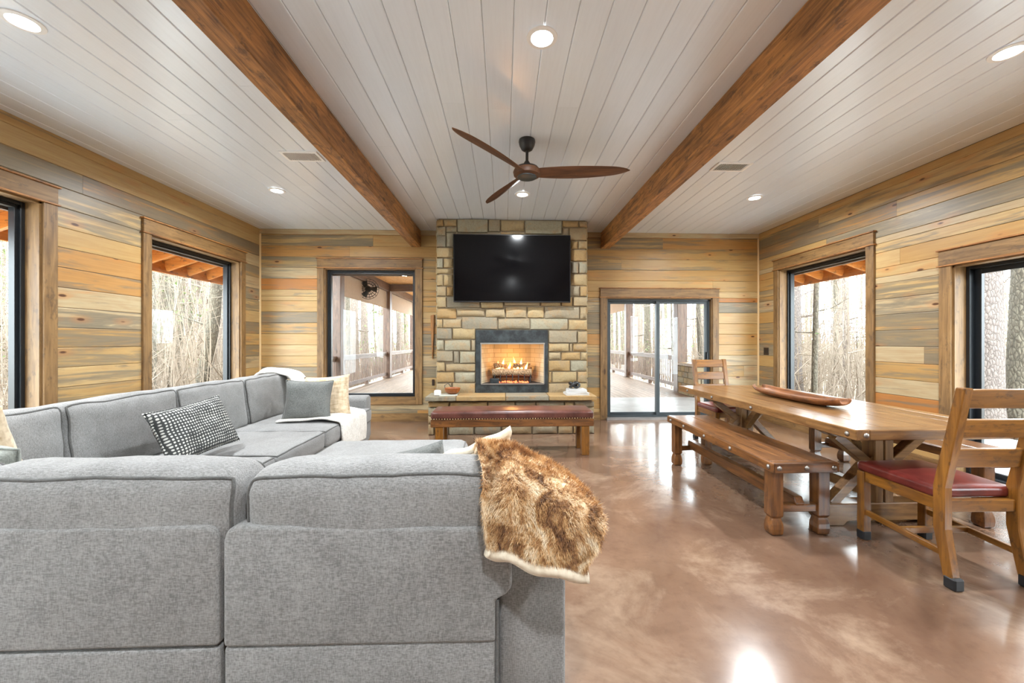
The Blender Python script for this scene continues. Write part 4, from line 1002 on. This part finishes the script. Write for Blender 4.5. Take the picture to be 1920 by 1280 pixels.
for y in (-.06, .06):
    for r in (.08, .16, .24, .3): c_.tube([(r*math.cos(a*math.tau/28), y*(1 if r < .29 else .3), r*math.sin(a*math.tau/28)) for a in range(28)], .006, 5, closed=True)
for k in range(18):
    a = k*math.tau/18
    for y in (-.06, .06): c_.tube([(.05*math.cos(a), y, .05*math.sin(a)), (.3*math.cos(a), y*.3, .3*math.sin(a))], .004, 4)
c_.build('cage', M['black'], pf)
for k in range(3):
    a = k*math.tau/3; MB().add([(.04*math.cos(a), -.015, .04*math.sin(a)), (.26*math.cos(a-.4), -.02, .26*math.sin(a-.4)), (.27*math.cos(a+.3), .02, .27*math.sin(a+.3)), (.12*math.cos(a+.6), .02, .12*math.sin(a+.6))], [(0, 1, 2, 3)]).build('fan_blade', M['frame'], pf)
MB().cyl((0, .02, 0), (0, .2, 0), .09, .07).build('motor', M['black'], pf); MB().beam((0, .12, .05), (-.1, .16, .3), .05, .05).build('bracket', M['black'], pf)
sc_ = empty('stone_counter', (4.95, 9.55, 0), 0, 'low stone counter with timber cap on the porch beside the post', 'counter')
MB().box(-.5, .5, -.4, .4, -.01, .7).build('mortar_core', M['mortar'], sc_)
MB().box(-.55, .55, -.45, .45, .7, .77).build('timber_cap', M['trim_x'], sc_, bevel=.008)
for zz in range(5):
    for (ax, L) in (('x', 1.0), ('y', .8)):
        p = -L/2
        while p < L/2-.02:
            w = min(random.uniform(.16, .34), L/2-p); h = .14
            b = MB().box(0, w-.012, -.02, .02, 0, h-.012).build('stone', M['stone'], sc_, bevel=.008)
            if ax == 'x': b.location = (p, -.41, zz*.14)
            else: b.location = (-.51, p+w, zz*.14); b.rotation_euler = (0, 0, R(-90))
            p += w

# eaves with bare rafters along both sides
for s, xw, lab in ((-1, XL-.22, 'orange rafters and sheathing of the eave outside the sofa side windows'), (1, XR+.22, 'orange rafters and sheathing of the eave outside the dining side windows')):
    e = empty('roof_eave', (xw, 2, 2.8), 0, lab, 'roof')
    xo = 1.0*s; zi, zo = 2.80, 2.44                 # rafter centre heights at the wall and at the fascia
    L0, L1 = -3.4, 7.6
    y = L0
    while y < L1:
        MB().beam((0, y-2, zi-2.8), (xo, y-2, zo-2.8), .045, .15).build('rafter', M['lumber_x'], e); y += .42
    MB().box(min(xo, xo+.04*s), max(xo, xo+.04*s), L0-2, L1-2, zo-.1-2.8, zo+.1-2.8).build('fascia', M['lumber_y'], e)
    MB().add([(0, L0-2, zi+.085-2.8), (xo*1.1, L0-2, zo+.05-2.8), (xo*1.1, L1-2, zo+.05-2.8), (0, L1-2, zi+.085-2.8), (0, L0-2, zi+.11-2.8), (xo*1.1, L0-2, zo+.08-2.8), (xo*1.1, L1-2, zo+.08-2.8), (0, L1-2, zi+.11-2.8)],
             [(0, 1, 2, 3), (7, 6, 5, 4), (0, 4, 5, 1), (1, 5, 6, 2), (2, 6, 7, 3), (3, 7, 4, 0)]).build('sheathing', M['lumber_y'], e)

# ------------------------------------------------------------------ outside: woods
def ground_z(x, y):
    d = max(0, abs(x-.2)-6.5, y-20); return -.75+.02*d*1.6+.15*noise.noise(Vector((x*.15, y*.15, 0)))
gm = MB().grid(lambda u, v: (lerp(-60, 60, u), lerp(-10, 75, v), ground_z(lerp(-60, 60, u), lerp(-10, 75, v))), 60, 44)
g = gm.build('forest_ground', M['litter'], smooth='all'); tag(g, 'pale leaf litter on the forest floor around the house', 'ground', kind='structure')

rng = random.Random(11)
def make_tree(x, y, h, r, kind='bark', lean=(0, 0), crook=.02, nb=5, leaf=0, seed=0, name='pine_tree'):
    rg = random.Random(seed); z0 = ground_z(x, y)-.1
    e = empty(name, (x, y, z0)); n = 12; P = []; rr = []
    px, py = rg.uniform(0, 9), rg.uniform(0, 9)
    for i in range(n):
        t = i/(n-1); P.append(Vector((lean[0]*h*t+crook*h*.25*math.sin(t*6+px)*t**.3, lean[1]*h*t+crook*h*.25*math.sin(t*5+py)*t**.3, h*t))); rr.append(r*(1.25 if i == 0 else 1)*(1-.6*t))
    MB().tube(P, rr, 9 if r < .14 else 14).build('trunk', M[kind], e, smooth='all')
    b = MB(); tips = []
    for k in range(nb):
        t = rg.uniform(.16, .95); i = int(t*(n-1)); p = P[i].lerp(P[min(n-1, i+1)], t*(n-1)-i); a = rg.uniform(0, math.tau); L = rg.uniform(.5, 2.2)*(1.1-t*.5)
        q = p+Vector((math.cos(a)*L*.5, math.sin(a)*L*.5, rg.uniform(-.1, .35)*L)); w = q+Vector((math.cos(a+.3)*L*.5, math.sin(a+.3)*L*.5, rg.uniform(-.1, .4)*L))
        b.tube([p, q, w], [r*.22, r*.14, .006], 4, caps=False); tips += [q, w]
        for s in range(2):
            a2 = a+rg.uniform(-1, 1); v = q+Vector((math.cos(a2)*L*.4, math.sin(a2)*L*.4, rg.uniform(-.1, .3)*L)); b.tube([q, v], [r*.1, .004], 3, caps=False); tips.append(v)
    if nb: b.build('branches', M[kind], e, fix=False)
    if leaf and tips:
        lv = []; lf = []
        for k in range(leaf):
            c = rg.choice(tips)+Vector((rg.gauss(0, .3), rg.gauss(0, .3), rg.gauss(0, .22))); d = Vector((rg.uniform(-1, 1), rg.uniform(-1, 1), rg.uniform(-.6, 1))).normalized()*rg.uniform(.06, .14); s = d.orthogonal().normalized()*.014
            m = len(lv); lv += [c-s, c+s, c+d]; lf.append((m, m+1, m+2))
        tag(MB().add(lv, lf).build('needles', M['needles'], e, fix=False), kind='stuff')
    return e
# named trees that stand out
T = lambda az, d: (math.sin(R(az))*d, math.cos(R(az))*d)
def special(az, d, *a, label, **k):
    x, y = T(az, d); e = make_tree(x, y, *a, **k); tag(e, label, 'tree'); return e
special(51.3, 9.0, 13, .30, 'bark_scaly', (0, 0), .0, 3, 0, seed=1, label='massive pine with scaly pale bark outside the dining side sliding door')
special(36.2, 13, 15, .36, 'bark_scaly', (.0, 0), .0, 3, 0, seed=2, label='thick scaly pine at the edge of the dining side picture window')
special(-37.0, 11.0, 10, .14, 'bark_dark', (.0, .0), .16, 9, 60, seed=5, name='oak_tree', label='crooked grey-brown oak with a kinked trunk outside the sofa side window')
special(53.8, 9.6, 12, .2, 'bark_dark', (.03, 0), .07, 10, 0, seed=8, name='oak_tree', label='dark knotted tree beside the massive scaly pine')
special(38.9, 9.5, 10, .055, 'bark_dark', (.0, 0), .03, 6, 20, seed=9, name='sapling_tree', label='slender dark sapling outside the dining side picture window')
special(-17.2, 23.5, 17, .33, 'bark', (.10, 0), .01, 3, 40, seed=10, label='big pale pine leaning beside the porch, seen under the wall fan')
# the rest of the woods
spots = []
def try_spot(az, d, gap):
    x, y = T(az, d)
    if PXL-1.5 < x < PXR+1.5 and -4 < y < PY1+1.2: return None
    if XL-3.2 < x < XR+3.2 and y < 8.2: return None
    if any((x-a)**2+(y-b)**2 < gap**2 for a, b in spots): return None
    spots.append((x, y)); return x, y
wedges = [(-53, -34, 36), (-74, -33, 66), (-26, -12, 30), (12, 27, 34), (31, 74, 78)]
for a0, a1, cnt in wedges:
    k = 0; tries = 0
    while k < cnt and tries < 900:
        tries += 1; d = rng.uniform(14, 46) if abs(a0) > 30 or a0 < -33 else rng.uniform(12, 46)
        s = try_spot(rng.uniform(a0, a1), d, .7)
        if not s: continue
        k += 1; thin = rng.random() < .45
        r = rng.uniform(.05, .1) if thin else rng.uniform(.11, .24)
        e = make_tree(s[0], s[1], rng.uniform(9, 17), r, 'bark' if rng.random() < .72 else 'bark_dark', (rng.uniform(-.04, .04), rng.uniform(-.03, .03)), rng.uniform(.0, .05), rng.randint(4, 9), rng.choice((0, 120, 260, 420)), seed=rng.randint(0, 99999))
        wd = {-74: 'beyond the sofa side windows', -53: 'beyond the sofa side windows', -26: 'beyond the window beside the chimney', 12: 'beyond the sliding door beside the chimney', 31: 'beyond the dining side window and door'}[a0]
        bk = 'pale' if e.children[0].data.materials[0].name.startswith('pale') else 'dark'
        tag(e, '%s %s-barked %s pine in the woods %s' % ('slender' if thin else 'stout', bk, 'bare' if len(e.children) < 3 else 'sparsely needled', wd), 'tree', 'woodland pines '+wd)
# bare undergrowth: nobody could count it
bv = MB(); 
for i in range(10500):
    az = rng.choice([rng.uniform(-76, -30), rng.uniform(-60, -30), rng.uniform(-28, -10), rng.uniform(10, 29), rng.uniform(29, 76), rng.uniform(29, 60)]); d = rng.uniform(9.5, 38)
    x, y = T(az, d)
    if abs(az) < 30 and rng.random() < .6: continue
    if (PXL-.8 < x < PXR+.8 and -4 < y < PY1+.8) or (XL-3 < x < XR+3 and y < 8): continue
    z = ground_z(x, y)-.05; h = rng.uniform(1.2, 4.6); r = rng.uniform(.006, .02); dx, dy = rng.uniform(-.22, .22)*h, rng.uniform(-.22, .22)*h
    p0 = Vector((x, y, z)); p1 = p0+Vector((dx*.4+rng.uniform(-.1, .1), dy*.4, h*.5)); p2 = p0+Vector((dx, dy, h))
    bv.tube([p0, p1, p2], [r, r*.75, .003], 3, caps=False)
    for s in range(3):
        t = rng.uniform(.2, .9); q = p0.lerp(p2, t); L = rng.uniform(.3, 1.1); bv.tube([q, q+Vector((rng.uniform(-1, 1)*L, rng.uniform(-1, 1)*L, rng.uniform(0, .9)*L))], [r*.6, .002], 3, caps=False)
o = bv.build('bare_undergrowth', M['brush'], fix=False); tag(o, 'dense tangle of bare pale twigs and saplings under the pines', 'brush', kind='stuff')
lv = []; lf = []
for i in range(26000):
    az = rng.choice([rng.uniform(-62, -30), rng.uniform(-27, -10), rng.uniform(10, 28), rng.uniform(29, 62)]); d = rng.uniform(16, 44); x, y = T(az, d)
    if PXL-1 < x < PXR+1 and y < PY1+1: continue
    if noise.noise(Vector((x*.22, y*.22, 3))) < .02: continue
    c = Vector((x, y, ground_z(x, y)+rng.uniform(.8, 7))); dd = Vector((rng.uniform(-1, 1), rng.uniform(-1, 1), rng.uniform(-1, 1))).normalized()*rng.uniform(.08, .2); s = dd.orthogonal().normalized()*.04
    m = len(lv); lv += [c-s, c+s, c+dd]; lf.append((m, m+1, m+2))
o = MB().add(lv, lf).build('young_foliage', M['needles'], fix=False); tag(o, 'scattered pale green leaves of young growth in the woods', 'foliage', kind='stuff')
